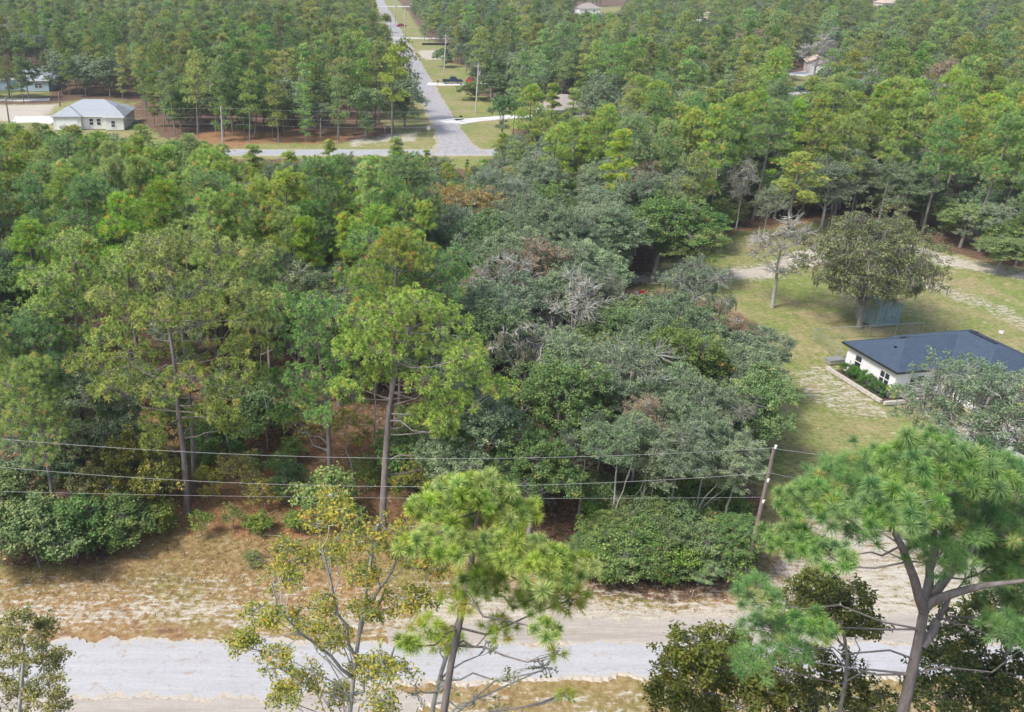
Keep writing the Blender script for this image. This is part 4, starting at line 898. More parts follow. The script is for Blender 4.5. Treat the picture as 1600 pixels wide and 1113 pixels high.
for a_, b_, lab in (('s1', 'l1', 'wire between the short driveway pole and the transformer pole'), ('l1', 'l2', 'wire from the transformer pole up to the pole by the dark bush'), ('l2', 'l3', 'wire up the long street to the far poles')):
    A_, B_ = fps[a_], fps[b_]; wire((A_[0][0], A_[0][1], A_[1]-0.3), (B_[0][0], B_[0][1], B_[1]-0.3), 0.8, lab, 0.014)
# stop sign seen from behind, mailboxes, street sign
g = G(669, 219); s = empty('stop_sign', (g[0], g[1], 0)); tag(s, 'octagonal road sign seen from its pale back at the street corner', 'road sign')
a = Acc(); a.box((0, 0.03, 1.3), (0.06, 0.04, 2.7)); mobj('post', a.mesh('post', M['metal']), s)
a = Acc(); th = [(i+0.5)*math.pi/4 for i in range(8)]; R_ = 0.5; V = [(R_*math.cos(q), y_, 2.45+R_*math.sin(q)) for y_ in (-0.012, 0.004) for q in th]
a.add(V, [(i, (i+1) % 8, 8+(i+1) % 8, 8+i) for i in range(8)]); a.add([V[i] for i in range(8)]+[(0, -0.012, 2.45)], [(i, (i+1) % 8, 8) for i in range(8)]); mobj('sign_back', a.mesh('sign_back', M['metal']), s)
a = Acc(); V2 = [(R_*math.cos(q), 0.008, 2.45+R_*math.sin(q)) for q in th]+[(0, 0.008, 2.45)]; a.add(V2, [((i+1) % 8, i, 8) for i in range(8)]); mobj('sign_face', a.mesh('sign_face', M['red']), s)
def mailbox(px, py, mat, label):
    g = G(px, py); s = empty('mailbox', (g[0], g[1], 0), 0.2); tag(s, label, 'mailbox')
    a = Acc(); a.box((0, 0, 0.55), (0.1, 0.1, 1.1)); mobj('post', a.mesh('post', M['wood_pole']), s)
    a = Acc(); a.box((0, 0, 1.2), (0.62, 0.25, 0.2)); a.tube([(-0.31, 0, 1.3), (0.31, 0, 1.3)], 0.125, 10); mobj('box', a.mesh('box', M[mat]), s)
    a = Acc(); a.box((-0.32, 0, 1.23), (0.03, 0.22, 0.24)); mobj('door', a.mesh('door', M[mat]), s)
mailbox(720, 191, 'black', 'black mailbox where the lower white driveway meets the street')
mailbox(684, 134, 'black', 'small dark mailbox at the mouth of the upper white driveway')
g = G(601, 208); s = empty('marker_sign', (g[0], g[1], 0)); tag(s, 'small pale marker sign on a stake by the sandy patch at the corner', 'sign')
a = Acc(); a.box((0, 0, 0.7), (0.08, 0.06, 1.4)); mobj('stake', a.mesh('stake', M['metal']), s)
a = Acc(); a.box((0, -0.05, 1.3), (0.5, 0.03, 0.7)); mobj('board', a.mesh('board', M['metal']), s)
# chain link fence
def fence(pts, label, H=1.25):
    r = empty('chain_link_fence', (pts[0][0], pts[0][1], 0)); tag(r, label, 'fence'); o0 = np.array((pts[0][0], pts[0][1], 0))
    P = [np.array((x, y, 0))-o0 for x, y in pts]
    rail = Acc(); rail.tube(np.array(P)+(0, 0, H), 0.03, 6); mobj('top_rail', rail.mesh('top_rail', M['metal']), r)
    pm = Acc(); pm.tube([(0, 0, -0.1), (0, 0, H+0.06)], 0.035, 6, cap=True); pme = pm.mesh('post', M['metal']); net = Acc()
    for a_, b_ in zip(P[:-1], P[1:]):
        L = np.linalg.norm(b_-a_); n = max(1, int(L/2.6)); d = (b_-a_)/L
        for k in range(n+1):
            if k == n and b_ is not P[-1]: continue
            mobj('post', pme, r, tuple(a_+(b_-a_)*k/n))
        s_ = np.arange(-H, L, 0.16)
        for q in s_:
            for sg_ in (1, -1):
                x0, x1 = max(0, q), min(L, q+H); z0 = (x0-q)/1.0; z1 = (x1-q)
                if x1 <= x0: continue
                if sg_ < 0: z0, z1 = H-z0, H-z1
                A_ = a_+d*x0+(0, 0, z0); B_ = a_+d*x1+(0, 0, z1); w_ = np.array((0, 0, 0.006))
                net.add([A_-w_, B_-w_, B_+w_, A_+w_], [(0, 1, 2, 3)])
    tag(mobj('wire_mesh', net.mesh('wire_mesh', M['metal']), r), kind='stuff')
f1, f2, f3, f4 = G(1440, 521), G(1270, 532), G(1308, 560), HL(-0.05, 5.5)
fence([(f1[0], f1[1]), (f2[0], f2[1]), (f3[0], f3[1]), f4], 'chain-link fence round the small yard behind the white house')
g = G(1557, 545); s = empty('weather_mast', (g[0], g[1], 0)); tag(s, 'thin white-topped mast on the dry lawn behind the white house', 'mast')
a = Acc(); a.tube([(0, 0, 0), (0, 0, 1.6)], 0.03, 6, cap=True); mobj('post', a.mesh('post', M['metal']), s)
a = Acc(); a.tube([(0, 0, 1.6), (0, 0.05, 1.66), (0, 0.1, 1.9)], [0.05, 0.2, 0.24], 12, cap=True); mobj('dish', a.mesh('dish', M['trim']), s)
# silt fence by the sandy lot
g0, g1_ = G(660, 71), G(708, 70); a = Acc(); a.box(((g0[0]+g1_[0])/2, (g0[1]+g1_[1])/2, 0.35), (g1_[0]-g0[0], 0.05, 0.8)); tag(mobj('silt_fence', a.mesh('silt_fence', M['black'])), 'low black silt fence behind the sandy lot by the long street', 'fence')

# ------------------------------------------------------------------ foreground and other individual trees
def px_lobes(L, Y, rg, depth=0.9, flat=0.75, more=False):
    out = []
    if more: L = list(L)+[(l[0]+rg.normal(0, 0.6)*l[2], l[1]+rg.normal(0, 0.45)*l[2], l[2]*0.85) for l in L]
    for l in L:
        px, py, r = l[:3]; yy_ = Y+rg.normal(0, depth) if len(l) < 4 else Y+l[3]
        c = atY(px, py, yy_); d = np.linalg.norm(c-np.array((0, 0, CAM_H))); rr = r/FPX*d
        out.append((c, (rr, rr, rr*flat)))
    return out
def px_trunk(pts, Y, base=None):
    P = [atY(x, y, Y) for x, y in pts]
    if base is not None: P = [np.array((base[0], base[1], -0.1))]+P
    return np.array(P)
def resample(P, n=12):
    P = np.asarray(P, float); L = np.concatenate(([0], np.cumsum(np.linalg.norm(np.diff(P, axis=0), axis=1)))); s = np.linspace(0, L[-1], n)
    Q = np.stack([np.interp(s, L, P[:, k]) for k in range(3)], 1); Q[1:-1] = (Q[:-2]+2*Q[1:-1]+Q[2:])/4; return Q
# four kinds of needle tuft, shared by the two nearest pines
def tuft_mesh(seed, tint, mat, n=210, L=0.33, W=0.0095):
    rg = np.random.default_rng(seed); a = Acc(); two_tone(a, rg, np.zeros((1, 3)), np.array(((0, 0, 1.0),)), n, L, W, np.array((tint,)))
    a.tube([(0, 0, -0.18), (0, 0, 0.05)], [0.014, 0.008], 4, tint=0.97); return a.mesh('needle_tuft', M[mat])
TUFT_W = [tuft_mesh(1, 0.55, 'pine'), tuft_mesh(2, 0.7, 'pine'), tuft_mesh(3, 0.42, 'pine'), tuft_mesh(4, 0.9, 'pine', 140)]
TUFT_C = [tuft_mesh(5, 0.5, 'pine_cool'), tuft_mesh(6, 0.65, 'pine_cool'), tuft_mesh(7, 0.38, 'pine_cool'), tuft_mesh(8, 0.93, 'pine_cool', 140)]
def hero(kind, base, trunk, tr_r, lobes, Y, tips, leaf, leafmat, barkmat, label, seed, name, cat, tufts=None, moss=0, dead=0, tint=0.45, tscale=1.0, forks=(), depth=0.9, trunk_dy=0.0, more=False, **kw):
    rg = np.random.default_rng(seed); tk = resample(px_trunk(trunk, Y+trunk_dy, base), 12); o0 = np.array((tk[0][0], tk[0][1], 0.0))
    lb = [(c-o0, r) for c, r in px_lobes(lobes, Y, rg, depth, more=more)]
    wo, fo, tl, ms = lobed(rg, tk-o0, np.linspace(tr_r, tr_r*0.45, 12), lb, kind, tips, leaf, moss=moss, dead=dead, tint_mu=tint, forks=[resample([atY(x, y, Y+dy) for x, y, dy in f], 8)-o0+np.vstack((np.zeros(3), rg.normal(0, 0.07, (7, 3)))) for f in forks], **kw)
    root = empty(name, tuple(o0)); tag(root, label, cat)
    mobj('trunk', wo.mesh('trunk', M[barkmat], True), root)
    if fo.n: mobj('crown', fo.mesh('crown', M[leafmat]), root)
    if ms.n: tag(mobj('moss', ms.mesh('moss', M['moss']), root), kind='stuff')
    if tufts:
        order = sorted(range(len(tl)), key=lambda i: np.linalg.norm(tl[i][0]+o0-np.array((0, 0, CAM_H))))
        for q in order[:290]:
            p_, d_, t_ = tl[q]; me = tufts[3] if t_ > 0.89 else tufts[int(rg.integers(0, 3))]
            o = bpy.data.objects.new('needle_tuft', me); o.location = p_
            e = Vector(d_).to_track_quat('Z', 'Y').to_euler(); o.rotation_euler = e; s_ = rg.uniform(0.65, 1.25)*tscale; o.scale = (s_, s_, s_); link(o, root)
        if len(tl) > 290:
            a = Acc(); C_ = np.array([tl[q][0] for q in order[290:]]); D_ = np.array([tl[q][1] for q in order[290:]]); T_ = np.array([tl[q][2] for q in order[290:]])
            add_needles(a, rg, C_, D_, 120, 0.33*tscale, 0.013, 0.45, T_, 0.15); tag(mobj('needle_tufts', a.mesh('needle_tufts', tufts[0].materials[0]), root), kind='stuff')
    TREES.append(dict(o=root, key='hero', label=label)); return root

# big pine at the right, close to the camera
hero('pine', (19.8, 23.5), [(1395, 1180), (1410, 1113), (1428, 1040), (1440, 985), (1447, 935)], 0.30,
     [(1265, 790, 42), (1310, 765, 48), (1365, 745, 50), (1425, 735, 52), (1485, 728, 52), (1540, 750, 52), (1595, 785, 50), (1650, 800, 60), (1335, 815, 48), (1395, 800, 50), (1460, 805, 50), (1520, 815, 52), (1580, 850, 50),
      (1640, 880, 55), (1460, 865, 42), (1530, 885, 45), (1590, 930, 42), (1240, 850, 36), (1185, 935, 32), (1200, 985, 34), (1175, 1035, 26), (1275, 985, 26), (1660, 970, 45), (1570, 985, 28), (1300, 870, 30), (1240, 1015, 22)],
     23.5, 46, None, 'pine_cool', 'bark_pine', 'large spreading pine with forked trunk close up at the right edge', 11, 'pine_tree', 'pine tree', TUFT_C, tscale=1.06, limb_r=0.065, twig_r=0.014, depth=1.3, scale_tips=0.95,
     forks=([(1444, 955, 0), (1430, 900, -.3), (1412, 860, -.6), (1385, 810, -.8), (1365, 770, -.8)], [(1447, 950, 0), (1475, 905, .2), (1515, 860, .5), (1560, 800, .6)], [(1446, 945, 0), (1490, 926, -.4), (1540, 915, -.8), (1600, 905, -1)], [(1447, 940, 0), (1456, 890, .5), (1460, 840, .8), (1455, 775, 1)], [(1440, 1010, 0), (1475, 960, .5), (1482, 920, .8)]))
# pine in the middle foreground
hero('pine', (3.4, 23.5), [(688, 1180), (692, 1113), (702, 1040), (722, 960), (738, 880), (748, 800)], 0.20,
     [(665, 800, 34), (705, 775, 38), (755, 772, 40), (800, 800, 38), (740, 825, 42), (690, 850, 40), (790, 855, 45), (840, 885, 42), (885, 885, 34), (885, 935, 32), (830, 940, 30), (760, 905, 38), (855, 985, 18),
      (668, 985, 26), (640, 1008, 18), (705, 1005, 24), (780, 985, 24), (722, 940, 28), (868, 1020, 12), (882, 1085, 11), (640, 850, 24)],
     22.5, 36, None, 'pine', 'bark_pine', 'bright green pine with orange tufts in the middle foreground', 12, 'pine_tree', 'pine tree', TUFT_W, tscale=1.1, limb_r=0.07, twig_r=0.012, depth=1.0, tint=0.72, scale_tips=0.85, trunk_dy=1.0)
# lichen-covered oaks beside it
hero('oak', (0.4, 25.1), [(540, 1200), (545, 1113), (556, 1040), (560, 985), (568, 930), (580, 880), (590, 820)], 0.125,
     [(492, 815, 26), (525, 800, 22), (550, 840, 30), (600, 830, 34), (645, 860, 32), (675, 885, 26), (570, 890, 30), (505, 870, 28), (455, 880, 28), (428, 905, 24), (405, 960, 28), (450, 965, 26), (500, 950, 26), (530, 990, 24), (600, 950, 28), (640, 935, 26),
      (430, 1035, 28), (480, 1055, 28), (520, 1085, 26), (590, 1040, 28), (625, 1050, 26), (380, 1000, 20), (600, 1095, 26), (440, 1090, 24)],
     25.0, 28, (15, 0.135, 0.068, 0.30), 'oak_yellow', 'bark_lichen', 'sparse yellow-green oak with white lichened limbs in the left foreground', 13, 'oak_tree', 'oak tree', moss=0.0, dead=0.15, limb_r=0.045, twig_r=0.014, depth=1.4, more=True,
     forks=([(557, 1030, 0), (530, 950, -.3), (512, 895, -.5), (500, 850, -.6)], [(562, 990, 0), (595, 920, .4), (625, 870, .5), (650, 840, .5)], [(552, 1060, 0), (490, 1010, -.6), (440, 960, -1), (415, 915, -1)], [(548, 1085, 0), (600, 1040, .5), (630, 1000, .8)]))
hero('oak', (3.5, 25.6), [(668, 1200), (672, 1113), (690, 1045), (712, 985), (722, 950)], 0.15,
     [(722, 925, 16), (700, 1075, 26), (745, 1095, 24), (800, 1062, 20), (850, 1045, 18), (868, 1020, 10), (760, 1010, 18), (690, 1010, 20), (880, 1090, 14), (650, 1080, 22), (780, 1110, 20)],
     25.5, 14, (4, 0.13, 0.065, 0.22), 'oak_green', 'bark_lichen', 'nearly leafless lichened oak below the middle foreground pine', 14, 'oak_tree', 'oak tree', dead=0.4, limb_r=0.07, twig_r=0.022, depth=0.9)
M['oak_olive'] = leaf_mat('olive_yellow_leaves', [(0.0, (0.06, 0.09, 0.02)), (0.5, (0.125, 0.15, 0.035)), (0.9, (0.19, 0.19, 0.05)), (1.0, (0.22, 0.15, 0.05))], 0.3, 0.05, 0.01)
mk_shrub(314, 'olive', 'oak_olive', 4.6, 2.3, 10, 26, (30, 0.14, 0.08, 0.3)); KINDNAME['olive'] = 'shrub'; WORDS['olive'] = 'olive shrub'
hero('oak', (-12.9, 27.6), [(20, 1190), (30, 1113), (35, 1060), (38, 1010)], 0.14,
     [(28, 972, 24), (68, 985, 22), (10, 1000, 26), (50, 1020, 26), (85, 1030, 20), (20, 1050, 28), (70, 1070, 26), (30, 1095, 28), (85, 1098, 22), (-30, 1020, 35), (-30, 1080, 35)],
     27.5, 34, (26, 0.13, 0.07, 0.26), 'oak_olive', 'bark_lichen', 'olive-leaved oak at the bottom left corner in front of the road', 15, 'oak_tree', 'oak tree', limb_r=0.05, dead=0.1)
hero('oak', (14.7, 27.1), [(1110, 1180), (1112, 1113), (1115, 1070)], 0.16,
     [(1085, 1008, 32), (1135, 1000, 32), (1055, 1045, 32), (1105, 1050, 40), (1160, 1045, 36), (1040, 1090, 30), (1090, 1100, 40), (1150, 1100, 40), (1195, 1080, 30)],
     27.0, 34, (22, 0.16, 0.09, 0.3), 'oak_dark', 'bark_oak', 'dark olive oak at the bottom, left of the big right pine', 16, 'oak_tree', 'oak tree', limb_r=0.06, more=True)
hero('oak', (19.6, 26.9), [(1300, 1200), (1310, 1113), (1330, 1040), (1318, 985)], 0.13,
     [(1250, 935, 28), (1290, 920, 30), (1335, 935, 28), (1300, 965, 32), (1350, 975, 26), (1265, 965, 26)],
     26.8, 34, (22, 0.15, 0.085, 0.26), 'oak_dark', 'bark_oak', 'olive oak crown just left of the big right pine trunk', 17, 'oak_tree', 'oak tree', limb_r=0.05, more=True)
hero('oak', (19.1, 27.6), [(1270, 1190), (1275, 1113), (1278, 1080)], 0.13,
     [(1235, 1060, 38), (1290, 1050, 38), (1330, 1085, 36), (1250, 1100, 40), (1310, 1110, 36)],
     27.5, 34, (22, 0.16, 0.09, 0.28), 'oak_dark', 'bark_oak', 'low dark oak at the bottom under the olive crown', 18, 'oak_tree', 'oak tree', limb_r=0.05, more=True)
hero('oak', (25.6, 27.4), [(1520, 1190), (1530, 1113), (1560, 1040), (1585, 1000)], 0.15,
     [(1500, 985, 32), (1550, 965, 34), (1595, 985, 36), (1470, 1040, 34), (1520, 1050, 36), (1580, 1050, 36), (1450, 1090, 34), (1510, 1100, 36), (1580, 1105, 36), (1640, 1030, 40)],
     27.3, 34, (22, 0.16, 0.09, 0.28), 'oak_dark', 'bark_oak', 'dark olive oak at the bottom right corner behind the pine trunk', 19, 'oak_tree', 'oak tree', limb_r=0.05, more=True)
# mid pines with visible trunks
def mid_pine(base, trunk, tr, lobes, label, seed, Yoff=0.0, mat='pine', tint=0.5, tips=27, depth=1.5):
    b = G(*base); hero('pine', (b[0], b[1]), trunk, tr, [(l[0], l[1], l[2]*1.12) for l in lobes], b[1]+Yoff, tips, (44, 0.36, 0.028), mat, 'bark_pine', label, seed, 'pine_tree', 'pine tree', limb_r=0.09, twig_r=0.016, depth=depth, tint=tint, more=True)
mid_pine((597, 822), [(600, 760), (604, 690), (608, 625), (622, 570), (640, 510)], 0.27,
     [(560, 505, 34), (605, 490, 36), (650, 485, 36), (695, 505, 36), (728, 545, 34), (585, 545, 34), (640, 535, 38), (690, 560, 38), (735, 590, 28), (560, 590, 30), (660, 600, 34), (715, 630, 28), (690, 660, 24), (720, 690, 18), (610, 580, 26), (545, 545, 28), (670, 640, 22)],
     'tall pine with long bare trunk and broad crown at the centre of the wood edge', 21)
mid_pine((516, 783), [(515, 720), (513, 670), (508, 620), (500, 560), (495, 510)], 0.21,
     [(480, 500, 34), (520, 490, 32), (455, 545, 30), (500, 540, 36), (535, 560, 28), (470, 590, 30), (440, 615, 22), (510, 600, 30), (545, 620, 22), (455, 650, 20), (500, 650, 20), (425, 590, 20)],
     'pine with bare trunk just left of the tall centre pine', 22, mat='pine_cool')
mid_pine((293, 801), [(290, 740), (285, 690), (278, 640), (272, 560), (262, 500)], 0.24,
     [(200, 560, 38), (250, 540, 40), (310, 545, 42), (365, 575, 34), (230, 600, 36), (290, 600, 40), (350, 620, 32), (180, 610, 32), (150, 570, 30), (265, 490, 38), (325, 490, 36), (210, 500, 34), (395, 540, 26), (300, 655, 24), (240, 660, 22), (360, 665, 20)],
     'broad pine with slim bare trunk at the left of the wood edge', 23, tint=0.42)
mid_pine((303, 762), [(302, 700), (298, 640), (290, 560), (280, 480)], 0.20,
     [(240, 385, 36), (295, 380, 38), (350, 395, 38), (395, 420, 32), (200, 420, 34), (260, 430, 38), (330, 445, 38), (390, 465, 30), (415, 500, 22), (180, 455, 30), (230, 470, 34)],
     'tall pine crown behind the broad left pine', 24, tint=0.4)
mid_pine((130, 745), [(128, 690), (125, 620), (122, 540), (118, 480)], 0.20,
     [(70, 440, 34), (120, 420, 36), (165, 425, 30), (50, 490, 32), (100, 480, 36), (150, 480, 32), (75, 530, 28), (125, 530, 30), (165, 530, 26)],
     'wide pine crown at the left beside the broad left pine', 25, tint=0.5)
mid_pine((690, 640), [(660, 560), (655, 500), (650, 440)], 0.18,
     [(610, 420, 28), (650, 400, 30), (690, 415, 28), (600, 450, 26), (640, 445, 30), (700, 455, 26), (665, 480, 26), (720, 430, 18), (625, 380, 20), (590, 480, 18), (700, 490, 18)],
     'dense pine crown rising behind the tall centre pine', 26, mat='pine_cool')

SKY = ([-200, 0, 60, 90, 150, 200, 216, 232, 300, 345, 360, 450, 500, 600, 630, 665, 740, 780, 850, 950, 1000, 1900], [186, 186, 190, 196, 200, 202, 208, 216, 214, 226, 246, 246, 236, 240, 224, 240, 226, 205, 195, 160, 0, 0])
avoid = []      # (x, y, r)
def put(key, px, py, H, R=None, v=None, label=None, r=2.0, dy=0):
    x, y = top(px, py, H); o = plant(key, x, y, H, R, v, label); avoid.append((x, y, r)); return o
def putb(key, px, py, H, R=None, v=None, label=None, r=2.0):
    g = G(px, py); o = plant(key, g[0], g[1], H, R, v, label); avoid.append((g[0], g[1], r)); return o
for t_ in TREES: avoid.append((t_['o'].location[0], t_['o'].location[1], 1.6))
mk_oak(281, 'oak_front', 'oak', 11, 4.4, 0.28, 16, 50, (32, 0.14, 0.08, 0.34), 'bark_lichen', moss=0.08, dead=0.05, tr=0.17, twig_r=0.02)
KINDNAME['oak_front'] = 'oak_tree'; WORDS['oak_front'] = 'grey oak'
mk_oak(280, 'mossy', 'oak_mossy', 12.8, 6.0, 0.2, 26, 46, (40, 0.17, 0.105, 0.42), 'bark_oak', moss=0.2, tr=0.3)
KINDNAME['mossy'] = 'oak_tree'; WORDS['mossy'] = 'mossy oak'
_k = M['oak_dark']
m_ = G(1316, 513); o = plant('mossy', m_[0]+1.9, m_[1]+0.2, 12.8, 6.6, 0, 'broad mossy oak with hanging grey moss overhanging the blue-green shed'); avoid.append((m_[0], m_[1], 5))
hero('oak', tuple(atY(812, 700, 66)[:2]), [(812, 700), (815, 645), (822, 595), (816, 550)], 0.2,
     [(795, 520, 22), (830, 512, 22), (858, 530, 18), (775, 545, 16), (850, 595, 14), (872, 580, 10), (785, 600, 12), (812, 540, 18)], 66, 22, (0, 0.1, 0.06, 0.2), 'brown', 'bark_lichen',
     'dead white tree draped with moss in the centre of the wood', 31, 'bare_tree', 'tree', moss=0.22, dead=0.9, twig_r=0.028, limb_r=0.09, depth=0.8,
     forks=([(820, 610, 0), (800, 570, 0), (785, 530, 0)], [(821, 600, 0), (840, 560, .3), (855, 520, .4)], [(815, 650, 0), (845, 610, .3), (860, 585, .4)]))
avoid.append((atY(812, 700, 66)[0], 66, 2.5))
putb('bare', 1207, 480, 11.0, 4.2, 0, 'pale nearly bare tree standing alone on the lawn edge', 3)
putb('oak_front', 1475, 800, 12.6, 5.2, 0, 'thin grey oak in front of the white house', 5)
putb('oak_sparse', 1070, 556, 10.5, 3.9, 1, 'thin oak with dark leaning trunk at the edge of the lawn', 3)
putb('oak', 1148, 632, 8.2, 4.0, 1, 'grey-green oak at the lawn edge with a dark trunk', 3)
putb('bare', 1150, 358, 11, 2.2, 1, 'tall dead pale tree at the far edge of the clearing', 2)
for (px, py, H, R, k, v, lab) in ((480, 330, 15, 2.3, 'pine_narrow', 0, 'slim pine standing alone against the dark oaks left of centre'), (541, 332, 13, 2.0, 'pine_narrow', 1, 'slimmer pine right of the slim pine, left of centre'),
        (627, 296, 15, 2.5, 'pine', 0, 'pine crown poking up above the dense crown behind the centre pine'), (622, 212, 11, 2.2, 'pine_narrow', 2, 'young pine rising in front of the cross road junction'),
        (667, 232, 8, 1.4, 'pine_narrow', 0, 'small young pine directly in front of the sign at the junction'), (512, 218, 10, 2.0, 'pine_narrow', 1, 'young pine crossing the view of the cross road left of the junction'),
        (973, 200, 16, 2.8, 'pine_narrow', 2, 'bright conical pine in the right-hand wood'), (742, 280, 11.5, 4.0, 'autumn', 0, 'orange-leaved oak in the centre of the wood'), (697, 276, 11, 3.0, 'autumn', 0, 'smaller orange-leaved oak beside the first'),
        (1015, 112, 14, 3.6, 'brown', 0, 'wide brown-leaved tree beyond the bright conical pine'), (1085, 178, 13, 4.2, 'brown', 0, 'brown and white-limbed tree right of the bright conical pine'),
        (755, 322, 12, 3.6, 'oak_green', 0, 'round dark oak below the orange-leaved oaks'),
        (78, 22, 16, 3.4, 'bare', 0, 'grey dead pine among the far trees at upper left'), (15, 590, 9, 2.4, 'bare', 1, 'lichened dead tree at the left edge'), (5, 735, 5, 2.0, 'bare', 0, 'low dead tree at the left edge above the round bush'),
        (392, 224, 11, 2.6, 'pine_narrow', 0, 'young pine poking up before the cross road right of the pale pole'), (458, 234, 11, 2.4, 'pine_narrow', 2, 'young pine poking up before the middle of the cross road'), (300, 204, 12, 3.0, 'pine', 3, 'yellow-green pine rising left of the pale pole'),
        (222, 192, 12, 3.0, 'pine', 1, 'pine rising before the right corner of the beige house'), (118, 196, 12, 3.0, 'pine_narrow', 1, 'young pine rising before the garage of the beige house'), (345, 222, 11, 2.6, 'pine', 4, 'pine crown just below the foot of the pale pole'),
        (1285, 48, 15, 6, 'bare', 0, 'grey leafless tree beyond the pink garage'), (1175, 40, 15, 6, 'brown', 0, 'tan-crowned tree far left of the pink garage'), (1480, 85, 15, 5.5, 'brown', 0, 'tan-crowned tree at far upper right'), (300, 40, 14, 5, 'bare', 1, 'grey leafless tree in the far upper left wood'),
        (500, 285, 9, 2.2, 'bare', 1, 'pale twiggy tree left of the slim pines'), (1040, 300, 11, 5.2, 'oak_green', 1, 'large dark rounded oak beside the clearing'), (975, 318, 10, 4.0, 'oak', 0, 'grey-green oak left of the large dark rounded oak'),
        (1095, 345, 8, 3.8, 'oak_green', 2, 'low dark oak at the clearing edge below the large rounded oak'), (870, 350, 12, 4.6, 'oak', 1, 'large pale grey-green oak in the middle of the wood'), (925, 372, 10, 4.0, 'oak', 2, 'pale grey oak right of the large pale oak'),
        (800, 420, 11, 4.0, 'oak', 3, 'grey-green oak left of the pale oaks'), (1575, 365, 5, 3.4, 'oak_green', 0, 'low rounded oak at the right edge of the clearing'), (1255, 235, 12, 3.6, 'pine', 1, 'pine above the dead pale tree at the clearing'),
        (1210, 285, 8, 2.2, 'oak_sparse', 0, 'grey moss-hung tree at the far edge of the clearing'), 
        (868, 128, 14, 2.4, 'pine_narrow', 0, 'young pine in front of the left half of the brown-roofed house'), (898, 138, 13, 2.4, 'pine_narrow', 1, 'young pine in front of the right half of the brown-roofed house'), (832, 128, 16, 3.2, 'pine', 2, 'bright pine left of the brown-roofed house'), (1310, 235, 11, 4.0, 'oak', 1, 'grey oak at the back of the clearing'), (1430, 240, 11, 4.0, 'oak', 4, 'grey-green oak deep in the trees behind the clearing')):
    put(k, px, py, H, R, v, lab, 2.2)
for (px, py, H, R_, k, v, lab) in ((98, 146, 11, 5.2, 'oak_far', 1, 'large grey oak right of the pale blue house'), (135, 147, 11, 5.5, 'oak_far', 3, 'large grey oak rising behind the beige house roof'), (172, 150, 10.5, 5, 'oak_far', 1, 'grey oak behind the right end of the beige house'), (14, 152, 9, 4.5, 'oak_far', 0, 'dark oak left of the pale blue house'),
        (693, 105, 6.5, 4.0, 'thicket', 0, 'low dark round tree by the pole on the long street'), (737, 156, 5.0, 4.5, 'thicket', 0, 'dark shrubby mound below the red car by the transformer pole'), (768, 156, 7, 4.5, 'oak_far', 2, 'low grey oak right of the transformer pole')):
    putb(k, px, py, H, R_, v, lab, 4)
for i, (px, py) in enumerate(((1135, 352), (1180, 340), (1225, 336), (1262, 335), (1300, 333), (1335, 335), (1370, 336), (1405, 340), (1440, 352), (1470, 370), (1500, 386), (1530, 396), (1560, 405), (1595, 412), (1630, 420), (1115, 372), (1095, 392))):
    putb(('thicket', 'oak_green', 'oak')[i % 3], px, py-4*(i % 2), (5.0, 6.5, 7.5)[i % 3]+0.5*math.sin(i*2.2), (2.8, 3.4, 3.6)[i % 3], None, None, 1.5)
# shrubs along the wood edge, placed by their feet
for (px, py, H, R, k, lab) in ((62, 884, 5.4, 3.5, 'thicket', 'big round green bush at the left edge of the verge'), (5, 860, 6.4, 3.4, 'thicket', 'tall green bush at the left edge behind the big round bush'), (122, 870, 4.8, 2.9, 'thicket', 'round green bush right of the big one on the left verge'),
        (190, 850, 4.0, 2.5, 'thicket', 'lower green bush third from the left edge'), (245, 832, 2.6, 1.6, 'shrub', 'small bush at the right end of the left bushes'), (215, 805, 6.8, 3.2, 'olive', 'olive bush behind the left bushes'),
        (140, 800, 6.8, 3.0, 'olive', 'yellow-green bush below the left wires'), (75, 790, 7.8, 3.6, 'oak', 'low pale green oak at the left edge below the wires'), (315, 835, 2.4, 0.9, 'shrub_thin', 'thin sapling right of the slim left trunk'), (365, 825, 2.4, 0.8, 'shrub_thin', 'thin sapling between the two left trunks'),
        (405, 830, 1.5, 1.1, 'shrub', 'small bush on the straw slope'), (470, 830, 1.6, 1.2, 'shrub', 'small dark bush left of the centre pines'), (390, 878, 0.8, 0.9, 'shrub_thin', 'low brown clump on the grassy verge'), (325, 780, 3.2, 1.2, 'shrub_yellow', 'yellow-green sapling by the slim left trunk'),
        (410, 795, 2.8, 1.3, 'shrub_yellow', 'yellowish bush between left and centre trunks'), (440, 740, 1.8, 1.4, 'shrub', 'small green bush in the open pine floor'), (455, 720, 2.0, 1.2, 'shrub', 'green bush farther back in the open pine floor'),
        (640, 790, 4.6, 1.6, 'shrub_yellow', 'yellow-green sapling right of the tall trunk'), (680, 760, 5.0, 2.0, 'shrub_yellow', 'taller yellow-green sapling behind the foreground pine'), (570, 770, 2.6, 1.0, 'shrub_thin', 'slim sapling left of the tall trunk'), (640, 700, 4.0, 1.6, 'shrub', 'bush behind the tall trunk')):
    putb(k, px, py, H, R, None, lab, 1.2)
rq = random.Random(21)
for row, (py0, n_, h0, h1) in enumerate(((904, 15, 1.8, 3.4), (889, 11, 2.6, 4.6), (866, 8, 2.2, 4.6), (838, 9, 1.8, 3.6), (812, 8, 1.8, 3.4), (785, 7, 2.0, 4.0))):
    for i in range(n_):
        px = 912+(1140-912)*(i+0.5)/n_+rq.uniform(-6, 6); hh = rq.uniform(h0, h1)
        putb(rq.choice(('thicket', 'thicket', 'oak_green', 'thicket', 'shrub') if row < 3 else ('thicket', 'shrub', 'shrub')), px, py0+rq.uniform(-6, 6), hh, rq.uniform(1.0, 1.5)+hh*0.14, None, None, 1.0)
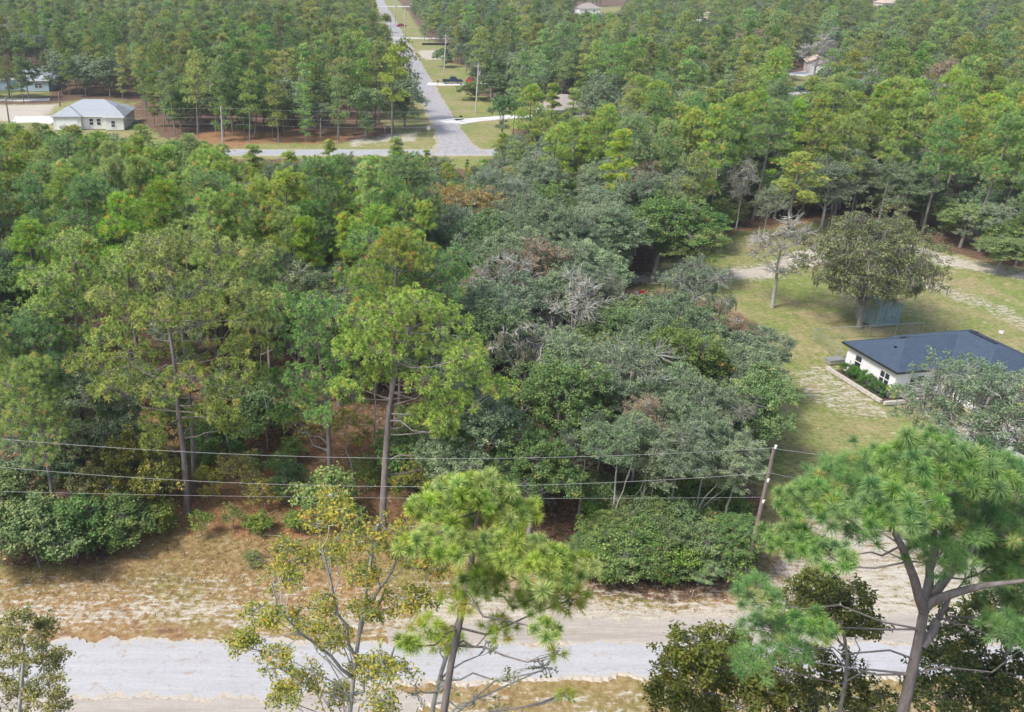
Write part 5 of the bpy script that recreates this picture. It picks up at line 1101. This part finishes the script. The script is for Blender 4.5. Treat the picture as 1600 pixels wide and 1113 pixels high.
for (px, py, H, k) in ((955, 835, 10, 'oak_tall'), (1000, 830, 8.5, 'oak_tall'), (1040, 838, 9.5, 'oak_tall'), (1085, 830, 9, 'oak_tall'), (1125, 835, 8, 'oak_tall'), (905, 800, 8, 'oak_tall'), (980, 790, 10, 'brown'), (1060, 780, 10, 'oak_tall'), (1110, 770, 9, 'oak_sparse'), (930, 760, 10, 'oak_tall'), (1020, 760, 10.5, 'oak_tall')):
    putb(k, px, py, H, 2.3, None, None, 2.4)

# ------------------------------------------------------------------ filling the woods
clear = [gp((945, 468), (985, 425), (1120, 390), (1260, 395), (1250, 640), (1190, 620), (1140, 560), (1100, 520), (1040, 500)), yard, house_yard, corridor, left_lot, cross_strip, brown_lot, blue_lot, pink_lot, drive_lot, straw_open,
         [(-400, -50), (400, -50), (400, 48.5), (-400, 48.5)]]
far_clear = [gp((895, 30), (905, 12), (975, 8), (970, 22)), gp((1270, 30), (1280, 16), (1330, 16), (1325, 30)), gp((1360, 20), (1360, 8), (1410, 8), (1410, 20)), gp((630, 12), (700, 12), (700, 3), (600, 3))]
WINDOWS = [(1015, 1165, 111, 446), (955, 1015, 111, 458), (1165, 1245, 104, 478), (716, 744, 262, 138), (690, 780, 205, 246), (775, 875, 64, 668), (1236, 1298, 300, 108), (1228, 1262, 259, 144), (846, 922, 210, 168), (38, 82, 260, 144), (-30, 98, 218, 186), (1360, 1408, 610, 6), (890, 980, 550, 18), (1088, 1110, 485, 30)]
def fill():
    rg = np.random.default_rng(5); pts = []
    cell = 2.0; grid = {}
    def ok(x, y, r):
        i, j = int(x//cell), int(y//cell); k = int(r//cell)+1
        for a in range(i-k, i+k+1):
            for b in range(j-k, j+k+1):
                for (qx, qy, qr) in grid.get((a, b), ()):
                    if (qx-x)**2+(qy-y)**2 < (min(r, qr))**2: return False
        return True
    def addp(x, y, r): grid.setdefault((int(x//cell), int(y//cell)), []).append((x, y, r))
    for x, y, r in avoid: addp(x, y, max(r, 2.2))
    # candidates, uniform on the ground inside a widened view wedge
    c = []
    for (y0, y1, dens) in ((47, 178, 0.42), (178, 340, 0.30), (340, 620, 0.13)):
        hw_ = 0.72; A = 0.5*((hw_*y1+10)+(hw_*y0+10))*2*(y1-y0); n = int(A*dens); yy = rg.uniform(y0, y1, n); xx = 0.22*yy+rg.uniform(-1, 1, n)*(hw_*yy+10); c.append(np.stack((xx, yy), 1))
    C = np.concatenate(c); keep = np.ones(len(C), bool)
    for pl_ in clear: keep &= poly_sd(C, pl_) < -0.6
    for pl_ in far_clear: keep &= poly_sd(C, pl_) < -2
    und = poly_sd(C, under) > 0
    keep &= ~(und & (rg.random(len(C)) < 0.35))
    sgn = (C[:, 0]-ROAD_S[0])*rdir[1]-(C[:, 1]-ROAD_S[1])*rdir[0]        # across the street, + to its right
    keep &= ~((C[:, 1] > 177) & (sgn > np.where(C[:, 1] > 230, -10.5, -8.0)) & (sgn < np.where(C[:, 1] > 415, 14, 9)))
    C = C[keep]; U = und[keep]
    for (x, y), u_ in zip(C, U):
        r = 3.1 if y < 178 else (3.7 if y < 340 else 5.0)
        px, py, d = project((x, y, 12.0)); pine = 0.5
        if y < 174:
            if px < 430: pine = 0.72
            elif px < 720: pine = 0.42 if py < 420 else 0.35
            elif px < 1000 and py > 230: pine = 0.02
            elif py > 300: pine = 0.02
            else: pine = 0.50
        else: pine = 0.66 if px < 620 else 0.36
        isp = rg.random() < pine
        H = (rg.uniform(13.5, 18.5) if y < 174 else rg.uniform(9.5, 19)) if isp else rg.uniform(8, 12.5)
        if u_: H = rg.uniform(2, 5); isp = False
        if y >= 174 and not isp: H = rg.uniform(5, 12)
        if y >= 174: key0 = 0
        skip = False
        for (wx0, wx1, wY, wp) in WINDOWS:
            if wx0 < px < wx1 and y < wY:
                zc = atY(px, wp, y)[2]
                if zc < 3: skip = True
                elif H > zc: H = zc*rg.uniform(0.75, 1.0)
        if skip: continue
        if y < 174:
            lim = np.interp(px, *SKY); z = atY(px, lim, y)[2]      # the road behind stays in view
            if z < 2.0: continue
            if H > z: H = z*rg.uniform(0.7, 1.0)
        if px > 1130 and y < 174 and not isp: H *= 0.85
        if not ok(x, y, r): continue
        addp(x, y, r)
        if H < 2.6: key = ('shrub', 'shrub_thin')[int(rg.random() < 0.3)]
        elif H < 5.2 and not isp: key = ('shrub_yellow', 'thicket', 'thicket', 'shrub')[rg.integers(0, 4)]
        elif isp: key = ('pine', 'pine', 'pine_cool', 'pine_narrow')[rg.integers(0, 4)] if H > 9 else 'pine_narrow'
        else:
            q = rg.random() if y < 174 else 1-(1-rg.random())*1.0; key = 'oak' if q < 0.55 else 'oak_green' if q < 0.80 else 'oak_sparse' if q < (0.90 if y < 174 else 0.85) else 'bare' if q < 0.93 else 'yellow' if q < 0.955 else 'brown'
        pts.append((x, y, H, isp, key))
    return pts
FILL = fill()
# apparent size decides which trees are single objects
near = [p for p in FILL if p[1] < 174]; far = [p for p in FILL if p[1] >= 174]
def size_of(p): q = project((p[0], p[1], p[2]*0.7)); return p[2]/q[2]
def in_view(p): q = project((p[0], p[1], p[2]*0.8)); return -60 < q[0] < 1660 and -60 < q[1] < 1180
near_v = [p for p in near if in_view(p)]
def isoak(k): return KINDNAME[k] == 'oak_tree'
LIM = 298
def have(kn): return sum(1 for t in TREES if t['o'].name.split('.')[0] == kn)
quota = {k: LIM-have(k) for k in ('pine_tree', 'oak_tree', 'shrub', 'bare_tree')}
STUFF = {'pine_tree': [], 'oak_tree': [], 'shrub': [], 'bare_tree': []}
def keyfar(p):
    if p[1] < 174 or (p[1] < 400 and p[4] in ('brown', 'yellow', 'bare', 'autumn')): return p[4]
    return 'pine_far' if p[3] else 'oak_far'
cand = sorted(near_v+[p for p in far if in_view(p)], key=size_of, reverse=True)
for p in cand:
    k = keyfar(p); kn = KINDNAME[k]
    if p[1] >= 174: kk = k
    else: kk = k
    if quota[kn] > 0:
        quota[kn] -= 1
        R = None
        if kn == 'oak_tree' and p[2] < 8: R = p[2]*0.42
        plant(kk, p[0], p[1], p[2], R)
    else: STUFF[kn].append((p, {'pine_tree': 'pine_far', 'oak_tree': 'oak_far'}.get(kn, kk)))
# the rest of the wood, past 300 of a kind: scattered copies as one object per kind
def scatter(name, items):
    if not items: return
    keys = sorted({k for _, k in items}); coll = bpy.data.collections.new(name+'_kinds'); idx = {}; n = 0
    for k in keys:
        for j, d in enumerate(PROTO[k]):
            a = d['trunk']; b = d['crown']; me = bpy.data.meshes.new('%s_kind_%03d' % (name, n))
            def grab(m):
                v = np.empty(len(m.vertices)*3, np.float32); m.vertices.foreach_get('co', v); lv = np.empty(len(m.loops), np.int32); m.loops.foreach_get('vertex_index', lv)
                ls = np.empty(len(m.polygons), np.int32); m.polygons.foreach_get('loop_start', ls); t = np.empty(len(m.polygons), np.float32); m.attributes['tint'].data.foreach_get('value', t); return v, lv, ls, t
            va, la, sa, ta = grab(a); vb, lb, sb, tb = grab(b)
            me.vertices.add((len(va)+len(vb))//3); me.vertices.foreach_set('co', np.concatenate((va, vb)))
            me.loops.add(len(la)+len(lb)); me.loops.foreach_set('vertex_index', np.concatenate((la, lb+len(va)//3)))
            me.polygons.add(len(sa)+len(sb)); me.polygons.foreach_set('loop_start', np.concatenate((sa, sb+len(la))))
            at = me.attributes.new('tint', 'FLOAT', 'FACE'); at.data.foreach_set('value', np.concatenate((ta, tb)))
            me.materials.append(a.materials[0]); me.materials.append(b.materials[0])
            me.polygons.foreach_set('material_index', np.concatenate((np.zeros(len(sa), np.int32), np.ones(len(sb), np.int32)))); me.update(calc_edges=True)
            ob = bpy.data.objects.new(me.name, me); coll.objects.link(ob); idx.setdefault(k, []).append((n, d)); n += 1
    rg = random.Random(9); P = []; S = []; Rt = []; I = []
    for p, k in items:
        i_, d = rg.choice(idx[k]); P.append((p[0], p[1], -0.1)); s = p[2]/d['H']; S.append((s, s, s)); Rt.append((rg.gauss(0, 0.035), rg.gauss(0, 0.035), rg.uniform(0, 6.28))); I.append(i_)
    me = bpy.data.meshes.new(name); me.vertices.add(len(P)); me.vertices.foreach_set('co', np.array(P, np.float32).ravel())
    for nm, ty, arr, key in (('size', 'FLOAT_VECTOR', S, 'vector'), ('turn', 'FLOAT_VECTOR', Rt, 'vector')):
        at = me.attributes.new(nm, ty, 'POINT'); at.data.foreach_set(key, np.array(arr, np.float32).ravel())
    at = me.attributes.new('kind_index', 'INT', 'POINT'); at.data.foreach_set('value', np.array(I, np.int32)); me.update()
    ob = mobj(name, me); ng = bpy.data.node_groups.new(name, 'GeometryNodeTree')
    ng.interface.new_socket('Geometry', in_out='INPUT', socket_type='NodeSocketGeometry'); ng.interface.new_socket('Geometry', in_out='OUTPUT', socket_type='NodeSocketGeometry')
    gi = ng.nodes.new('NodeGroupInput'); go = ng.nodes.new('NodeGroupOutput'); ip = ng.nodes.new('GeometryNodeInstanceOnPoints'); ci = ng.nodes.new('GeometryNodeCollectionInfo')
    ci.inputs['Collection'].default_value = coll; ci.inputs['Separate Children'].default_value = True; ci.inputs['Reset Children'].default_value = True
    def na(nm, ty):
        x = ng.nodes.new('GeometryNodeInputNamedAttribute'); x.data_type = ty; x.inputs['Name'].default_value = nm; return x.outputs['Attribute']
    ng.links.new(gi.outputs[0], ip.inputs['Points']); ng.links.new(ci.outputs[0], ip.inputs['Instance']); ip.inputs['Pick Instance'].default_value = True
    ng.links.new(na('kind_index', 'INT'), ip.inputs['Instance Index']); ng.links.new(na('size', 'FLOAT_VECTOR'), ip.inputs['Scale'])
    e2r = ng.nodes.new('FunctionNodeEulerToRotation'); ng.links.new(na('turn', 'FLOAT_VECTOR'), e2r.inputs[0]); ng.links.new(e2r.outputs[0], ip.inputs['Rotation'])
    ng.links.new(ip.outputs[0], go.inputs[0]); md = ob.modifiers.new('scatter', 'NODES'); md.node_group = ng
    tag(ob, kind='stuff'); print(name, len(P))
scatter('far_pine_wood', STUFF['pine_tree']); scatter('far_oak_wood', STUFF['oak_tree']); scatter('undergrowth', STUFF['shrub']+STUFF['bare_tree'])

# small ground plants and fallen sticks near the road
def low_growth():
    rg = np.random.default_rng(77); a = Acc(); n = 7000
    X = rg.uniform(-22, 34, n); Y = rg.uniform(44.5, 57, n); k = 9
    e = rg.random(n) < np.clip((Y-44.6)/3.5, 0.15, 1); X, Y = X[e], Y[e]; n = len(X)
    C = np.repeat(np.stack((X, Y, np.full(n, -0.06)), 1), k, 0); C[:, :2] += rg.normal(0, 0.09, (n*k, 2))
    D = rvec(rg, n*k); D[:, 2] = np.abs(D[:, 2])+0.8; D = unit(D); hgt = rg.uniform(0.08, 0.32, (n*k, 1))*np.repeat(rg.uniform(0.4, 1.2, (n, 1)), k, 0)
    s_ = unit(np.cross(D, rvec(rg, n*k)))*0.012; V = np.stack((C-s_, C+s_, C+D*hgt), 1).reshape(-1, 3); i = np.arange(n*k)*3
    a.add(V, np.stack((i, i+1, i+2), 1), np.repeat(rg.random(n), k))
    m = leaf_mat('verge_grass', [(0.0, (0.07, 0.075, 0.02)), (0.5, (0.13, 0.105, 0.045)), (1.0, (0.17, 0.12, 0.06))], 0.3, 0.0, 0.0)
    tag(mobj('verge_grass', a.mesh('verge_grass', m)), kind='stuff')
    a = Acc()
    for _ in range(420):
        x, y = rg.uniform(-26, 32), rg.uniform(46, 84); th = rg.uniform(0, 3.14); L = rg.uniform(0.3, 1.8)
        P = curve((x, y, 0.02), (x+L*math.cos(th), y+L*math.sin(th), rg.uniform(0.02, 0.3)), rg, 4, 0, 0.08); a.tube(P, [0.02, 0.018, 0.012, 0.006], 3)
    tag(mobj('fallen_sticks', a.mesh('fallen_sticks', M['bark_lichen'])), kind='stuff')
    # leaf litter: thin curled leaves lying on the straw slope and the shoulder
    a = Acc(); n = 16000; C = np.stack((rg.uniform(-26, 32, n), rg.uniform(44.4, 78, n), np.full(n, -0.03)), 1)
    add_leaves(a, rg, C, unit(rvec(rg, n)*0.4+np.array((0, 0, 1))), 0.11, 0.07, rg.random(n))
    m = leaf_mat('fallen_leaves', [(0.0, (0.10, 0.06, 0.035)), (0.5, (0.26, 0.14, 0.07)), (0.85, (0.4, 0.26, 0.14)), (1.0, (0.55, 0.5, 0.42))], 0.0, 0.0, 0.0)
    tag(mobj('fallen_leaves', a.mesh('fallen_leaves', m)), kind='stuff')
low_growth()
# thin pale saplings at the dark wood edge above the thicket
tr_m = []
for j in range(3):
    rg = np.random.default_rng(500+j); a = Acc(); P = curve((0, 0, -0.1), (rg.normal(0, 0.8), rg.normal(0, 0.5), 7.5), rg, 8, 0, 0.015); a.tube(P, np.linspace(0.07, 0.02, 8), 5)
    for q in range(5):
        b = P[3+q % 5]; a.tube(curve(b, b+rg.normal(0, 0.7, 3)+(0, 0, 0.7), rg, 3), [0.025, 0.018, 0.01], 3)
    tr_m.append(a.mesh('stem', M['bark_lichen'], True))
for i, (px, py, H, lab) in enumerate(((953, 838, 7, 'pale slim trunk standing out in front of the dark oaks'), (985, 835, 5, 'short pale trunk right of the pale slim trunk'), (1008, 838, 4.5, 'second short pale trunk right of the pale slim trunk'), (1048, 835, 5.5, 'pale leaning trunk left of the forked white trunk'),
                                    (1062, 845, 6.5, 'forked white trunk leaning right at the wood edge'), (890, 700, 7, 'slender trunk in the dark gap right of the dead white tree'), (365, 745, 7, 'slender grey trunk on the open pine floor'), (552, 770, 6, 'slender stem left of the tall trunk'), (585, 700, 7, 'slender dark stem behind the tall trunk'), (418, 700, 8, 'thin trunk on the open floor between left and centre pines'))):
    g = G(px, py); o = mobj('sapling', tr_m[i % 3], None, (g[0], g[1], 0), i*1.7); o.scale = (1, 1, H/7.5)
    if 'leaning' in lab: o.rotation_euler = (0, 0.5 if 'forked' in lab else 0.3, 0)
    tag(o, lab, 'sapling')

# ------------------------------------------------------------------ labels for the woodland trees
LM = [(370, 230, 'pale cross road pole'), (145, 180, 'beige house'), (60, 130, 'pale blue house'), (697, 225, 'road junction'), (707, 125, 'dark blue pickup'), (885, 170, 'brown-roofed house'), (1275, 100, 'pink garage'),
      (1254, 143, 'far dark blue car'), (973, 260, 'bright conical pine'), (735, 300, 'orange-leaved oak'), (1040, 350, 'large dark rounded oak'), (1207, 420, 'bare tree on the lawn'), (1370, 420, 'mossy oak by the shed'),
      (820, 560, 'dead white tree'), (640, 560, 'tall centre pine'), (480, 390, 'slim lone pine'), (290, 600, 'broad left pine'), (95, 850, 'round verge bushes'), (1180, 800, 'near utility pole'), (1530, 560, 'white house'),
      (80, 50, 'grey dead pine'), (624, 70, 'far street end'), (1015, 135, 'wide brown-leaved tree'), (1390, 8, 'far tan roof'), (1550, 390, 'clearing right end'), (350, 100, 'far wood left of street'), (30, 400, 'left edge'), (1560, 160, 'right edge')]
ORD = ['nearest', 'second nearest', 'third nearest', 'fourth nearest', 'fifth nearest', 'sixth nearest', 'seventh nearest', 'eighth nearest', 'ninth nearest', 'tenth nearest', 'eleventh nearest', 'twelfth nearest', 'thirteenth nearest', 'fourteenth nearest', 'fifteenth nearest', 'sixteenth nearest', 'seventeenth nearest', 'eighteenth nearest', 'nineteenth nearest', 'twentieth nearest', 'twenty-first nearest', 'twenty-second nearest', 'twenty-third nearest', 'twenty-fourth nearest', 'twenty-fifth nearest', 'twenty-sixth nearest', 'twenty-seventh nearest', 'twenty-eighth nearest']
def label_trees():
    gr = {}
    for t in TREES:
        if t['label']: continue
        px, py = t['px'], t['py']; best = min(LM, key=lambda l: (l[0]-px)**2+(l[1]-py)**2*2)
        dx, dy = px-best[0], (py-best[1])*1.4
        dr_ = ('left of' if dx < 0 else 'right of') if abs(dx) > abs(dy) else ('beyond' if dy < 0 else 'in front of')
        t['d'] = math.hypot(dx, dy); gr.setdefault((WORDS[t['key']], dr_, best[2]), []).append(t)
    for (w_, dr_, lm), L in gr.items():
        L.sort(key=lambda t: t['d'])
        for i, t in enumerate(L):
            if i < len(ORD) and (len(L) > 1): t['o']['label'] = '%s, %s %s the %s' % (w_, ORD[i], dr_, lm)
            elif len(L) == 1: t['o']['label'] = 'only %s %s the %s' % (w_, dr_, lm)
            else: t['o']['label'] = '%s farther %s the %s' % (w_, dr_, lm)
            t['o']['group'] = '%ss %s the %s' % (w_, dr_, lm)
label_trees()

# ------------------------------------------------------------------ air
def haze():
    a = Acc(); z0, z1 = -2.5, 40.0; a.box((0, 1150, (z0+z1)/2), (3400, 3700, z1-z0))
    m = bpy.data.materials.new('haze'); m.use_nodes = True; t = m.node_tree
    for n in list(t.nodes):
        if n.type != 'OUTPUT_MATERIAL': t.nodes.remove(n)
    v = t.nodes.new('ShaderNodeVolumePrincipled'); v.inputs['Color'].default_value = (0.84, 0.92, 1.0, 1); v.inputs['Density'].default_value = HAZE_D; v.inputs['Anisotropy'].default_value = 0.2
    t.links.new(v.outputs[0], [n for n in t.nodes if n.type == 'OUTPUT_MATERIAL'][0].inputs['Volume'])
    me = a.mesh('haze', None); me.materials.append(m); tag(mobj('haze', me), kind='stuff')
HAZE_D = 0.00025
if HAZE_D: haze()
print('objects', len(bpy.data.objects), 'tris', sum(len(m.loops)-2*len(m.polygons) for m in bpy.data.meshes))
